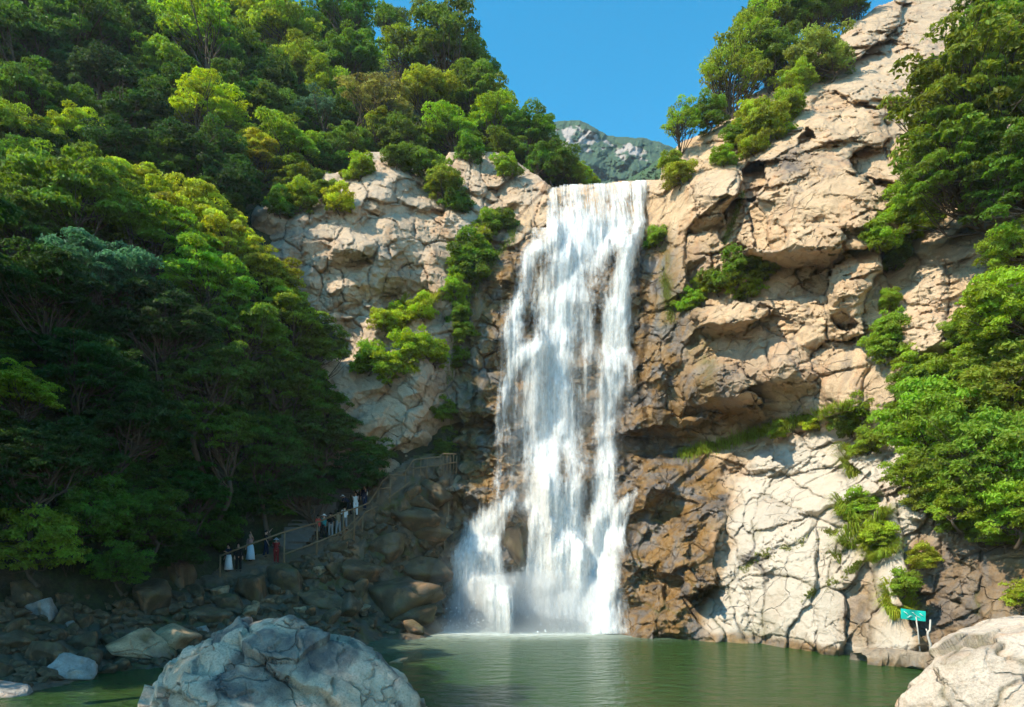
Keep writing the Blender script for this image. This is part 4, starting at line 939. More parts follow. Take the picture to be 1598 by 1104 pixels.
# ------------------------------------------------------------------ the trees and shrubs, one by one
G_UP, G_LOW, G_RIDGE, G_R, G_SH = 'trees on the upper left slope', 'trees of the shaded lower left forest', 'trees on the right cliff top', 'trees on the right bank', 'shrubs on the rocks'
def c_(a, b, t): return tuple(x + (y - x) * t for x, y in zip(a, b))
UP = [ # kind, px, py, r, colour, label
 ('round',540,34,52,MID,'tall round tree topping the left ridge beside the gap of sky'),
 ('round',694,80,66,MID,'large round tree standing against the sky at the right end of the left ridge'),
 ('airy',628,84,46,FRESH,'loose tree between the two tallest ridge trees on the left skyline'),
 ('airy',318,62,80,FRESH,'tall open tree with dark bare limbs showing on the upper left slope'),
 ('round',432,52,58,FRESH,'bright round tree below the notch of sky at top left'),
 ('round',470,120,48,FRESH,'pale green tree in the middle of the upper left slope'),
 ('layer',545,98,50,MID,'mid green tree just under the tall round ridge tree'),
 ('airy',590,162,60,OLIVE,'olive fan shaped tree with spreading limbs above the left cliff'),
 ('round',668,150,46,FRESH,'fresh green tree under the large ridge tree'),
 ('layer',742,150,48,MID,'layered tree below the right end of the left ridge'),
 ('round',770,190,44,FRESH,'rounded bright tree stepping down the left skyline'),
 ('round',826,214,44,MID,'dark green rounded tree on the skyline above the left cliff shoulder'),
 ('bushy',862,258,36,c_(DARK,MID,.5),'dark dense tree on the skyline left of the distant mountain'),
 ('round',896,276,24,FRESH,'yellow green slim tree standing over the lip of the waterfall'),
 ('bushy',926,288,14,FRESH,'small bush at the very edge of the falls lip'),
 ('layer',700,205,44,FRESH,'spreading bright tree above the split pillar rock'),
 ('bushy',640,226,46,c_(DARK,MID,.6),'dark bushy tree behind the peak of the left cliff'),
 ('airy',500,185,46,BLUE,'silvery blue green tree left of the olive fan tree'),
 ('layer',452,232,52,FRESH,'yellow green tree leaning over the left cliff top'),
 ('layer',398,244,38,YEL,'small yellow green tree at the edge of the dark hollow'),
 ('layer',468,284,42,MID,'layered tree hanging over the grey left end of the cliff'),
 ('layer',545,232,36,MID,'low tree on the cliff edge left of its peak'),
 ('layer',790,235,34,MID,'low tree behind the shoulder of the left cliff'),
 ('layer',318,172,56,YEL,'bright yellow green tree leaning over the dark hollow'),
 ('layer',252,112,50,c_(MID,FRESH,.5),'half lit tree above the dark hollow'),
 ('round',212,56,60,c_(DARK,MID,.6),'dark tree near the top left with lit right edge'),
 ('round',120,50,70,c_(DARK,MID,.4),'large dark tree in the top left corner area'),
 ('layer',30,66,66,c_(DARK,MID,.4),'dark layered tree filling the top left corner'),
 ('round',160,130,54,DARK,'dark blue green tree in the upper left shade'),
 ('layer',56,160,60,c_(DARK,MID,.6),'layered tree with yellow edge at the left frame edge'),
 ('layer',12,206,50,FRESH,'sunlit layered tree cut by the left frame edge'),
 ('layer',120,212,44,YEL,'brightest yellow tree in the upper left forest'),
 ('round',215,190,54,DARK,'dark rounded tree right of the brightest yellow tree'),
 ('bushy',190,242,52,DARK,'dark tree below the brightest yellow tree'),
 ('round',290,246,56,DARK,'dark tree inside the hollow of the slope'),
 ('bushy',350,290,50,DARK,'dark bush at the mouth of the hollow beside the cliff'),
 ('bushy',250,262,46,c_(DARK,MID,.4),'small dark dome tree in the hollow'),
 ('round',372,160,50,c_(DARK,MID,.6),'shaded tree between the open tree and the olive tree'),
 ('round',395,112,52,MID,'mid green tree right of the tall open tree'),
 ('round',372,22,48,FRESH,'sunlit tree at the top edge left of the sky notch'),
 ('round',255,20,50,MID,'tree at the top edge above the half lit tree'),
 ('round',610,34,26,MID,'small round tree on the ridge between the two big ones'),
 ('layer',595,206,34,FRESH,'low bright tree in front of the olive fan tree'),
 ('bushy',520,150,42,FRESH,'bushy bright tree above the silvery tree'),
 ('round',180,10,50,MID,'tree cut by the top edge left of centre slope'),
 ('round',70,8,56,c_(DARK,MID,.6),'tree cut by the top edge near the left corner'),
 ('bushy',420,180,46,c_(DARK,MID,.7),'shaded bush left of the silvery tree'),
 ('layer',30,268,52,c_(DARK,MID,.8),'dim tree under the sunlit tree at the left edge'),
 ('round',745,118,34,c_(DARK,MID,.8),'small dark tree clinging to the ridge end above the skyline step'),
 ('bushy',845,258,36,c_(DARK,MID,.8),'dark bush between the falls lip and the left cliff shoulder')]
LOW = [
 ('layer',110,312,84,c_(MID,FRESH,.2),'big feathery mid green tree at the left above the dark forest'),
 ('layer',30,350,66,c_(DARK,MID,.7),'feathery tree cut by the left edge at mid height'),
 ('layer',222,300,54,YEL,'sunlit yellow tree at the crest of the lower forest'),
 ('layer',292,338,58,YEL,'brightest broad tree on the crest of the lower forest'),
 ('layer',252,370,62,c_(MID,FRESH,.5),'feathery tree under the two yellow crest trees'),
 ('layer',352,384,58,YEL,'yellow green tree beside the grey end of the left cliff'),
 ('layer',330,440,66,FRESH,'fresh green tree below the crest of the lower forest'),
 ('layer',408,436,58,FRESH,'fresh green tree leaning toward the left cliff'),
 ('layer',160,430,76,BLUE,'blue green feathery tree in the middle left'),
 ('layer',60,452,76,DARK,'dark feathery tree in the middle left'),
 ('layer',446,494,56,FRESH,'bright tree against the foot of the left cliff'),
 ('round',486,545,48,MID,'mid green tree beside the lower cliff face'),
 ('layer',385,520,62,c_(MID,FRESH,.3),'half shaded tree left of the lower cliff face'),
 ('layer',250,510,78,DARK,'dark broad tree in the centre of the lower forest'),
 ('layer',320,590,68,c_(DARK,MID,.4),'shaded tree right of the dark broad tree'),
 ('round',440,600,58,c_(DARK,MID,.6),'shaded round tree near the base of the left cliff'),
 ('round',500,640,46,c_(DARK,MID,.7),'tree in front of the lower left cliff slab'),
 ('bushy',578,712,34,c_(DARK,MID,.8),'bush tree at the top of the footpath'),
 ('layer',34,612,52,FRESH,'pale sunlit spray of leaves at the left edge in the dark forest'),
 ('layer',140,580,76,DARK,'dark tree below the blue green feathery tree'),
 ('layer',60,720,74,DARK,'dark tree low at the left edge'),
 ('layer',210,660,70,DARK,'dark layered tree low in the forest'),
 ('layer',330,670,66,c_(DARK,MID,.5),'dim tree above the path rail'),
 ('layer',420,700,58,c_(DARK,MID,.35),'dim tree behind the people on the path'),
 ('layer',500,680,54,c_(DARK,MID,.4),'dim tree left of the footpath top'),
 ('bushy',60,850,66,c_(MID,FRESH,.3),'bright bush at the left edge above the stones'),
 ('bushy',140,800,60,c_(DARK,MID,.6),'bush right of the bright left edge bush'),
 ('bushy',235,815,56,c_(DARK,MID,.5),'dark bush above the stony bank'),
 ('layer',120,705,62,DARK,'dark tree over the left bank'),
 ('layer',300,770,56,DARK,'dark low tree left of the lowest people'),
 ('bushy',8,770,56,DARK,'dark bush cut by the left edge near the stones'),
 ('bushy',190,882,44,c_(DARK,MID,.6),'low bush overhanging the stony bank'),
 ('bushy',280,862,38,DARK,'low dark bush left of the walkers'),
 ('bushy',556,742,40,DARK,'dark bush behind the upper group of walkers'),
 ('bushy',690,705,16,c_(DARK,MID,.5),'small bush under the overhanging left cliff slab'),
 ('layer',470,760,46,DARK,'dim bush behind the middle of the path')]
random.seed(21)
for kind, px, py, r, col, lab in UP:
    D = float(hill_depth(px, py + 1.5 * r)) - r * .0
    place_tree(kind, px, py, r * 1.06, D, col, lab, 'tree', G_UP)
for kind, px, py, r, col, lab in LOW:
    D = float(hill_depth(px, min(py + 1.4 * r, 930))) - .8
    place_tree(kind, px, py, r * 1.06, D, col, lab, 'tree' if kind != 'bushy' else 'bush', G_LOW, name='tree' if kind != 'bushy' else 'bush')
# unlit trees that fill the wood behind the named ones: nothing tells them apart
k = 0
rr = random.Random(5)
taken = [(t[1], t[2], t[3]) for t in UP + LOW]
for gy_ in range(-20, 900, 44):
    for gx_ in range(-60, 640, 50):
        px_, py_ = gx_ + rr.uniform(-18, 18), gy_ + rr.uniform(-16, 16)
        if py_ < 300 and px_ > 560: continue
        if py_ < 250:
            if not in_poly(np.array([px_]), np.array([py_ - 34.]), HTOP + [(960, 420), (960, 1300), (-600, 1300)])[0]: continue
        if px_ > np.interp(py_, [0, 250, 300, 400, 500, 600, 700, 760, 800, 840, 900], [700, 520, 380, 380, 430, 455, 500, 500, 400, 330, 250]): continue
        if min(math.hypot(px_ - a, py_ - b) / c for a, b, c in taken) < .55: continue
        r = rr.uniform(36, 54)
        D = float(hill_depth(px_, min(py_ + 1.2 * r, 930))) + .6
        up = py_ < 290
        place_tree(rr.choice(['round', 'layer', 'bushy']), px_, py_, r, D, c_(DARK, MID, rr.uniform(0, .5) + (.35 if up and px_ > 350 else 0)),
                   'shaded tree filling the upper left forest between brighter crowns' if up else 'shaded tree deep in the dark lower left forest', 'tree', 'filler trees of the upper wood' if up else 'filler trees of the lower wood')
        taken.append((px_, py_, r)); k += 1
# trees outside the frame on the near left bank: they shade the bank and the near boulder
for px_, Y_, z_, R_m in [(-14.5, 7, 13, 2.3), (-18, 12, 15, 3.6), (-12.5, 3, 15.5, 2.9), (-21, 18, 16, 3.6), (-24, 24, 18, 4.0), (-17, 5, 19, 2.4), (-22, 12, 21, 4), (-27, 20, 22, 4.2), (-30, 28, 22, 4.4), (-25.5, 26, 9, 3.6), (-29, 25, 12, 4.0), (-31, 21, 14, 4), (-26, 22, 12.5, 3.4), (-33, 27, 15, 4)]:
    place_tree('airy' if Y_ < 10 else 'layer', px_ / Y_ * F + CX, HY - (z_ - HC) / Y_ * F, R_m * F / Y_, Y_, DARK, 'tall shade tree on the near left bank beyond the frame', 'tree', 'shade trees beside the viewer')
# ---- right cliff top
RID = [('airy',1140,120,64,FRESH,55,'airy tree leaning out over the right cliff edge against the sky'),
 ('airy',1062,192,34,FRESH,53,'small lone tree on the left tip of the right cliff'),
 ('airy',1170,66,52,FRESH,57,'tall airy tree behind the leaning cliff edge tree'),
 ('round',1212,30,56,MID,60,'round tree at the top edge on the right ridge'),
 ('round',1205,92,46,MID,56,'mid green tree on the shoulder of the right cliff'),
 ('bushy',1282,92,52,OLIVE,53.5,'dark olive bush on the upper right rock dome'),
 ('round',1272,24,46,c_(DARK,MID,.7),60,'dark tree on the ridge above the olive bush'),
 ('round',1325,6,40,MID,61,'tree at the top edge above the cap rock'),
 ('bushy',1105,182,30,MID,53.5,'small bush beside the lone tree on the cliff tip'),
 ('bushy',1240,128,30,FRESH,53,'low bush creeping over the dome rock')
]
for kind, px, py, r, col, D, lab in RID:
    place_tree(kind, px, py, r, D, col, lab, 'tree' if kind in ('airy', 'round') else 'bush', G_RIDGE, name='tree' if kind in ('airy', 'round') else 'bush')
# ---- near right
RIGHT = [('near',1525,150,132,c_(MID,FRESH,.35),26.5,'largest tree, overhanging the right cliff at the top right'),
 ('near',1590,40,110,c_(MID,FRESH,.2),28,'tree in the top right corner behind the largest tree'),
 ('near',1490,255,92,c_(MID,FRESH,.35),27.5,'lower hanging crown of leaves in front of the right cliff'),
 ('near',1600,270,90,c_(DARK,MID,.8),29,'dark tree at the right edge below the corner tree'),
 ('bushy',1590,385,52,FRESH,29,'bright bush at the right edge at mid height'),
 ('bushy',1575,480,70,FRESH,28,'broad bright tree at the right edge above the green bank'),
 ('bushy',1510,595,66,FRESH,29.5,'bright green tree in the middle of the right bank'),
 ('round',1442,570,48,FRESH,32.5,'leafy tree at the left end of the right bank thicket'),
 ('bushy',1580,610,80,c_(MID,FRESH,.6),27,'tree at the right edge over the brown wall'),
 ('bushy',1460,660,76,FRESH,30,'bush tree hanging over the pale slab'),
 ('bushy',1535,715,80,c_(MID,FRESH,.5),27.5,'broad thicket tree right of the pale slab'),
 ('bushy',1412,648,40,FRESH,34,'bush on the upper corner of the pale slab'),
 ('bushy',1500,785,52,FRESH,28.5,'bright bush overhanging the brown rock wall'),
 ('bushy',1585,800,60,FRESH,26,'bright bush at the right edge above the brown wall'),
 ('bushy',1425,735,40,FRESH,31.5,'bush between the grass tufts and the thicket'),
 ('bushy',1600,930,36,YEL,25,'yellow green shrub at the right edge above the near boulder'),
 ('round',1450,610,50,c_(DARK,MID,.9),32.5,'shaded tree inside the right bank thicket'),
 ('round',1575,545,50,c_(DARK,MID,.8),31,'dark tree behind the bright right bank trees'),
 ('bushy',1600,700,60,MID,26,'mid green tree at the right edge of the thicket')]
for kind, px, py, r, col, D, lab in RIGHT:
    n_ = 'bush' if kind == 'bushy' else 'tree'
    q_ = float(rock_depth(px, min(py + (1.0 if kind == 'bushy' else 2.2) * r, 880)))
    D = q_ - .4 if q_ == q_ else D
    if kind == 'near': D = min(D, float(rock_depth(min(px + 1.3 * r, 1780), py + 1.2 * r)) + .3)
    place_tree(kind, px, py, r, D - (r * D / F * .5 if kind == 'bushy' else 0), col, lab, n_, G_R, name=n_, rot=random.uniform(-.35, .35) if kind == 'near' else None)
random.seed(77)
for i in range(46):   # thicket under the named trees of the right bank
    t = random.random(); py = 500 + 350 * t
    lo = np.interp(py, [500, 560, 650, 720, 800, 850], [1545, 1435, 1405, 1430, 1455, 1500])
    px = random.uniform(lo, 1640); r = random.uniform(26, 44)
    q_ = float(rock_depth(px, py + r))
    place_tree('bushy', px, py, r, q_ - r * q_ / F * .4, c_(MID, FRESH, random.uniform(-.3, .8)), 'leafy bush within the thicket covering the right bank', 'bush', 'thicket bushes of the right bank', name='bush')
# ---- shrubs on the ledges: depth taken from the rock itself
SHR = [('shrub',1150,418,32,MID,'dark shrub in the cleft below the small rounded block'),('shrub',1190,420,22,FRESH,'shrub tucked under the great bulge'),('shrub',1122,440,24,MID,'shrub at the left of the cleft'),
 ('shrub',1060,276,22,FRESH,'shrub in the gap beside the falls lip'),('shrub',1022,372,18,FRESH,'mossy shrub right of the upper falls'),('shrub',1200,195,32,FRESH,'shrub growing along the rock crease'),('shrub',1178,222,24,FRESH,'shrub at the lower end of the rock crease'),('shrub',1172,182,22,YEL,'pale shrub high on the rock shoulder'),
 ('shrub',1405,325,34,FRESH,'shrub hanging right of the great bulge'),('shrub',1425,295,28,MID,'shrub above the hanging one beside the great bulge'),('shrub',1375,365,26,FRESH,'shrub at the lower right of the great bulge'),('shrub',1385,470,18,FRESH,'shrub in the crack between the two right boulders'),('shrub',1390,515,26,FRESH,'shrub at the foot of the crack between boulders'),
 ('shrub',735,395,32,c_(DARK,MID,.9),'dark shrub in the gully of the left cliff'),('shrub',728,425,28,MID,'lower shrub in the gully of the left cliff'),('shrub',745,372,20,FRESH,'upper shrub in the gully of the left cliff'),('shrub',712,312,24,MID,'shrub below the split pillar'),('shrub',530,312,24,YEL,'yellow green shrub on the face of the left cliff'),('shrub',508,300,18,MID,'small shrub on the left cliff edge'),
 ('shrub',648,545,30,FRESH,'sunlit shrub on the lower left slab'),('shrub',610,575,32,FRESH,'wide shrub on top of the overhanging slab'),('shrub',622,498,22,YEL,'yellow green shrub on the ledge of the left cliff'),('shrub',790,345,18,MID,'shrub left of the upper falls'),('shrub',716,490,18,MID,'shrub at the seam left of the brown ledges'),('shrub',692,640,20,MID,'hanging shrub below the overhanging slab'),('shrub',700,690,22,c_(DARK,MID,.8),'shrub at the top end of the railing'),
 ('shrub',1330,655,28,MID,'shrub at the right end of the grassy ledge'),('shrub',1352,690,24,FRESH,'shrub at the thicket edge above the slab'),('shrub',1440,870,22,YEL,'yellow shrub on the rock above the sign'),('shrub',1050,255,18,FRESH,'small shrub on the cliff left tip'),
 ('shrub',438,318,24,MID,'shrub spilling over the grey left end of the cliff'),('shrub',470,312,26,FRESH,'bright shrub spilling over the left cliff top'),('shrub',560,262,22,FRESH,'shrub left of the left cliff peak'),('shrub',618,248,20,MID,'shrub right of the left cliff peak'),('shrub',660,262,28,MID,'shrub in the saddle of the left cliff'),('shrub',690,285,26,FRESH,'bright shrub below the saddle of the left cliff'),('shrub',735,240,22,MID,'shrub on top of the split pillar'),('shrub',790,262,20,FRESH,'shrub on the shoulder left of the falls lip'),
 ('shrub',708,455,22,FRESH,'bright shrub low in the gully of the left cliff'),('shrub',722,520,20,FRESH,'shrub in the seam beside the brown ledges'),('shrub',716,560,18,MID,'small shrub lower in the seam beside the ledges'),('shrub',660,480,22,YEL,'yellow shrub at the right end of the left cliff ledge'),('shrub',600,505,22,YEL,'yellow shrub at the left end of the left cliff ledge'),('shrub',575,560,28,FRESH,'shrub on the left end of the slab top'),('shrub',680,555,22,FRESH,'shrub at the right end of the slab top'),('shrub',765,352,20,FRESH,'shrub high in the gully near the falls'),
 ('shrub',1225,170,26,FRESH,'shrub high along the rock crease'),('shrub',1150,215,20,MID,'shrub on the shoulder block left of the crease'),('shrub',1130,245,18,FRESH,'small shrub on the flat shoulder block'),('shrub',1165,445,26,FRESH,'bright shrub below the cleft shrub'),('shrub',1095,455,18,YEL,'yellow shrub left below the cleft'),('shrub',1075,470,18,FRESH,'shrub at the seam top right of the falls'),('shrub',1415,360,24,FRESH,'lower hanging shrub right of the great bulge'),('shrub',1395,400,22,MID,'shrub below the hanging shrubs'),('shrub',1440,345,24,FRESH,'shrub at the right of the hanging shrubs'),('shrub',1382,545,28,FRESH,'bright shrub where the cliff meets the thicket'),('shrub',1310,648,22,FRESH,'shrub rising from the grassy ledge'),('shrub',1275,655,18,YEL,'small yellow shrub on the grassy ledge'),('shrub',1215,672,14,FRESH,'tiny shrub in the middle of the grassy ledge'),
 ('shrub',1340,790,26,FRESH,'shrub among the grass of the pale slab'),('shrub',1372,838,24,YEL,'yellow shrub right of the slab grass'),('shrub',1408,912,24,FRESH,'shrub above the sign'),('shrub',1345,640,26,FRESH,'shrub at the top corner of the pale slab')]
for kind, px, py, r, col, lab in SHR:
    D = float(rock_depth(px, py + r * .7))
    if not D == D: D = float(rock_depth(px, py + r * 1.6))
    if not D == D: D = 54.
    place_tree(kind, px, py, r * 1.2, D - r * D / F * .35, col, lab, 'shrub', G_SH, name='shrub')
# ---- grass
def grass_mat():
    m, nt, out = new_mat('grass_blade'); g = N(nt)
    oi = g.n('ObjectInfo'); t = g.attr('leaf_tint')
    k = g.n('HueSaturation'); g.l(oi.outputs['Color'], k.inputs['Color'])
    g.l(g.math('ADD', .465, g.math('MULTIPLY', t, .05)), k.inputs['Hue']); g.l(g.math('ADD', .6, g.math('MULTIPLY', t, .8)), k.inputs['Value'])
    d = g.n('BsdfDiffuse'); g.l(k.outputs[0], d.inputs['Color']); tr = g.n('BsdfTranslucent'); g.l(k.outputs[0], tr.inputs['Color'])
    mx = g.n('MixShader'); mx.inputs[0].default_value = .4
    g.l(d.outputs[0], mx.inputs[1]); g.l(tr.outputs[0], mx.inputs[2]); g.l(mx.outputs[0], out.inputs['Surface'])
    return m
M_grass = grass_mat()
def blades(B, L, Wd, seed, spread=.6, hang=.5):
    """bent blades rooted at the points B (n,3)"""
    rg = np.random.default_rng(seed); n = len(B)
    az = rg.uniform(0, 6.28, n); d = np.stack([np.cos(az), np.sin(az), 0 * az], 1)
    l = (L * rg.uniform(.5, 1.2, n))[:, None]; w = np.stack([-np.sin(az), np.cos(az), 0 * az], 1) * Wd
    sp = rg.uniform(.1, spread, n)[:, None]
    m = B + d * l * sp * .5 + np.array([0, 0, 1]) * l * .55
    e = B + d * l * (sp + .25) + np.array([0, 0, 1]) * l * (.95 - hang * rg.uniform(.2, 1, n)[:, None])
    V = np.stack([B - w, B + w, m + w * .8, m - w * .8, e + w * .1, e - w * .1], 1).reshape(-1, 3)
    i = np.arange(n)[:, None] * 6
    Q = np.concatenate([i + np.array([[0, 1, 2, 3]]), i + np.array([[3, 2, 4, 5]])])
    return V, Q, np.repeat(rg.uniform(0, 1, n), 6)
def tuft_mesh(seed):
    rg = np.random.default_rng(seed); n = 900
    a = rg.uniform(0, 6.28, n); r = rg.uniform(0, 1, n) ** .6 * .6 * (1 + .5 * np.sin(a * 3 + seed) * .6)
    B = np.stack([np.cos(a) * r * .8, np.sin(a) * r * .45 - .05, np.sin(a) * r * .95 + .2], 1)
    V, Q, t = blades(B, .55, .013, seed, 1.1, 1.1)
    V[:, 1] -= np.maximum(0, .1) ; return mesh_np('grass_blades', V, Q, M_grass, False, dict(leaf_tint=t))
TUFT = [tuft_mesh(s) for s in (1, 2, 3)]
for i, (px, py, r, col, lab) in enumerate([(1330,712,34,c_(FRESH,OLIVE,.5),'upright grass tuft at the top right of the pale slab'),(1318,800,38,FRESH,'long hanging grass tuft in the middle of the pale slab'),(1328,845,34,FRESH,'grass tuft below the long hanging one'),(1378,805,30,FRESH,'grass tuft right of the long hanging one'),
   (1380,845,30,FRESH,'lower right grass tuft on the pale slab'),(1395,930,34,YEL,'yellow grass tuft left of the turquoise sign'),(1352,865,24,YEL,'small grass tuft under the middle ones'),(1305,640,20,FRESH,'grass tuft at the thick end of the grassy ledge'),(630,480,24,YEL,'grass tuft on the left cliff ledge'),(670,470,22,YEL,'grass tuft right on the left cliff ledge'),(1592,1022,20,OLIVE,'grass tuft behind the near right boulder')]):
    D = float(rock_depth(px, py + r * .5)) if i < 10 else 17.5
    o = put('grass_tuft', TUFT[i % 3], label=lab, cat='grass tuft', group='grass tufts on the rocks')
    R = r * D / F * 1.25
    o.location = at(px, py + r * .7, D - .12); o.scale = (R, R, R); o.rotation_euler = (0, 0, i * 1.3); o.color = tuple(col) + (1,)
def strip(name, pts, width, n, L, seed, col, label, patch=-9):
    rg = np.random.default_rng(seed)
    seg = rg.integers(0, len(pts) - 1, n); t = rg.uniform(0, 1, n); P_ = np.array(pts, float)
    a = P_[seg] * (1 - t)[:, None] + P_[seg + 1] * t[:, None]
    qx = a[:, 0] + rg.normal(size=n) * width * .4; qy = a[:, 1] + rg.normal(size=n) * width * .5
    D = rock_depth(qx, qy); ok = ~np.isnan(D); ok &= (fbm(np.stack([qx / 14, qy / 14, qx * 0], 1), 3, seed) > patch); qx, qy, D = qx[ok], qy[ok], D[ok] - .05
    B = np.stack([(qx - CX) / F * D, D, HC + (HY - qy) / F * D], 1)
    V, Q, tt = blades(B, L, .018, seed, .8, .6)
    o = put(name, mesh_np(name, V, Q, M_grass, False, dict(leaf_tint=tt)), label=label, kind='stuff'); o.color = tuple(col) + (1,)
strip('ledge_grass', [(1062,712),(1110,700),(1160,686),(1200,672),(1250,660),(1300,646),(1330,640)], 9, 5200, .55, 5, FRESH, 'bright green grass along the ledge under the overhang')
strip('crack_grass', [(1150,900),(1180,870),(1210,862),(1255,846),(1290,830),(1320,830)], 7, 2600, .13, 6, OLIVE, 'grass in the cracks of the pale slab', -.02)
strip('crack_grass', [(1250,935),(1290,915),(1330,890),(1350,870)], 7, 2200, .14, 7, OLIVE, 'grass along the lower crack of the pale slab', 0)
strip('seam_grass', [(1036,430),(1042,465),(1048,500)], 9, 1500, .16, 8, OLIVE, 'moss grass in the seam right of the falls')
strip('cleft_grass', [(1160,300),(1150,330),(1140,355),(1130,380)], 6, 900, .22, 9, OLIVE, 'grass growing in the diagonal cleft of the right cliff')
strip('ledge_grass', [(600,505),(640,480),(690,462)], 8, 1500, .45, 10, YEL, 'yellow green grass along the left cliff ledge')
strip('gully_moss', [(790,340),(800,370),(760,420),(722,480),(716,520),(700,600)], 8, 1600, .4, 11, MID, 'green growth down the gully left of the falls')
# ------------------------------------------------------------------ boulders
import bmesh
def rock_proto(seed, sub=4):
    bm = bmesh.new(); bmesh.ops.create_icosphere(bm, subdivisions=sub, radius=1)
    V = np.array([v.co[:] for v in bm.verts]); Q = np.array([[v.index for v in f.verts] for f in bm.faces]); bm.free()
    rg = np.random.default_rng(seed)
    d = V / np.linalg.norm(V, axis=1)[:, None]
    n = rg.normal(size=(12, 3)); n /= np.linalg.norm(n, axis=1)[:, None]
    h = rg.uniform(.48, .95, 12)
    t = (d @ n.T) / h
    r = 1 / np.maximum((np.maximum(t, 1e-3) ** 26).sum(1) ** (1 / 26), .6)
    p = d * r[:, None]
    p = p * (1 + .07 * fbm(d * 1.8 + seed, 4, seed) + .035 * fbm(d * 7 + seed, 3, seed + 9))[:, None]
    w = np.clip(fbm(d * 1.5 + seed * 3, 3, seed + 4) * 1.2 + .3, 0, 1); z = np.zeros(len(d))
    return p, Q, w, z
def rock_protos(name, mat, n, wet, moss, dark, s0):
    out = []
    for k in range(n):
        p, Q, w, z = rock_proto(s0 + k)
        out.append(mesh_np(name, p, Q, mat, True, dict(wet=w * wet, pale=z, dark=w * dark, moss=w * moss)))
    return out
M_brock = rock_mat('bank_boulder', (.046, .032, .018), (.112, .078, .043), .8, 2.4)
M_grey = rock_mat('grey_boulder', (.25, .235, .225), (.46, .43, .40), .9, 2.2)
RB_ = rock_protos('boulder', M_brock, 9, .6, .5, .5, 700)
RG_ = rock_protos('boulder', M_grey, 3, .0, .2, .3, 800)
RW_ = rock_protos('boulder', M_cliff, 3, .9, .3, .2, 820)
def boulder(px, py, rx, ry, meshes, label, group, D=None, flat=None, dz=.25):
    """rx, ry = half size in photo pixels; sits in the bank"""
    D = float(bank_depth(px, py + ry * .6)) if D is None else D
    k = D / F
    o = put('boulder', meshes[random.randrange(len(meshes))], label=label, cat='boulder', group=group)
    c = at(px, py, D)
    o.location = (c[0], c[1] + rx * k * .2, c[2] - dz * ry * k)
    o.scale = (rx * k * 1.08, (rx + ry) * .5 * k * random.uniform(.85, 1.2), ry * k * 1.12)
    o.rotation_euler = (random.uniform(-.3, .3), random.uniform(-.3, .3), random.uniform(0, 6.28) if abs(rx - ry) < .35 * rx else random.choice([0, 3.14]) + random.uniform(-.3, .3))
    return o
random.seed(31)
GB = 'boulders of the shaded left bank'
BIG = [(612,928,60,42,0,'largest brown boulder on the bank, at the waterline left of the falls'),(655,880,34,28,0,'ochre tinted boulder above the largest bank boulder'),(392,914,32,32,0,'round dark boulder below the lowest people'),(655,822,40,26,0,'slanting dark boulder beside the left cascade'),
 (108,1042,44,22,1,'pale grey flat boulder at the edge of the stream on the left'),(14,1082,42,22,1,'pale boulder in the bottom left corner'),(215,1006,38,30,2,'ochre boulder with a black hollow at the stream edge'),(268,988,46,28,2,'wide ochre slab boulder right of the hollow one'),(70,948,22,18,1,'upright pale block under the bright left bush'),(100,960,18,18,0,'dark block right of the upright pale block'),
 (232,928,42,36,0,'dark split boulder under the low bush'),(272,888,26,40,0,'tall dark slab leaning at the forest foot'),(600,850,38,24,0,'brown boulder under the rail posts'),(680,765,34,18,0,'flat boulder at the top of the rubble beside the ledges'),(560,890,34,24,0,'squat boulder in the middle of the rubble'),(500,930,34,22,0,'boulder above the near grey boulder, centre of rubble'),
 (450,905,30,22,0,'boulder under the lowest rail post'),(540,945,30,24,0,'boulder left of the largest bank boulder'),(645,958,40,22,0,'dark wet boulder where the bank meets the pool'),(801,846,25,44,3,'tall dark wet boulder parting the left cascade from the main fall'),(640,800,34,22,0,'boulder below the upper railing'),(130,1000,30,18,0,'dark boulder behind the pale flat one'),(20,1000,34,18,0,'dark boulder at the left edge above the corner one'),(330,960,30,18,0,'low boulder left behind the near grey boulder'),(620,1032,14,7,2,'small ochre stone poking out of the water right of the near boulder')]
for px, py, rx, ry, t, lab in BIG:
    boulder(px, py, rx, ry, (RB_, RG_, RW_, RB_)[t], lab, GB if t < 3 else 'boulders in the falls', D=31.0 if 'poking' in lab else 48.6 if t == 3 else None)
tk = [(b[0], b[1], b[2], b[3]) for b in BIG]
n = 0; tries = 0
cnt = {}
while n < 240 and tries < 6000:
    tries += 1
    px = random.uniform(-10, 686); lo = np.interp(px, [0, 150, 250, 400, 600, 725], [1080, 1052, 1042, 1018, 992, 975])
    hi = np.interp(px, [0, 200, 330, 350, 430, 490, 540, 590, 640, 725], [925, 915, 905, 900, 880, 862, 838, 800, 752, 722])
    py = random.uniform(hi, lo)
    if line_dist(np.array([px]), np.array([py]), PATH)[0] < 13: continue
    r = random.choice([6, 7, 8, 9, 10, 11, 13, 15, 18, 22]) * (1.0 + .35 * (px < 300)); ry = r * random.uniform(.55, .9)
    if any(math.hypot((px - a) / (rx + r), (py - b) / (ry_ + ry)) < .62 for a, b, rx, ry_ in tk): continue
    tk.append((px, py, r, ry)); n += 1
    t = 0 if random.random() < .93 else (1 if px < 330 else 2)
    zone = 'at the stream edge' if py > lo - 20 else 'under the wooden railing' if px > 480 and py < 870 else 'left of the near grey boulder' if px < 330 else 'on the slope beside the cascade' if px > 600 else 'in the middle of the bank'
    lab = ('small ' if r < 10 else '') + ('brown', 'pale grey', 'ochre')[t] + ' rubble stone ' + zone
    boulder(px, py, r, ry, (RB_, RG_, RW_)[t], lab, 'rubble stones ' + zone)
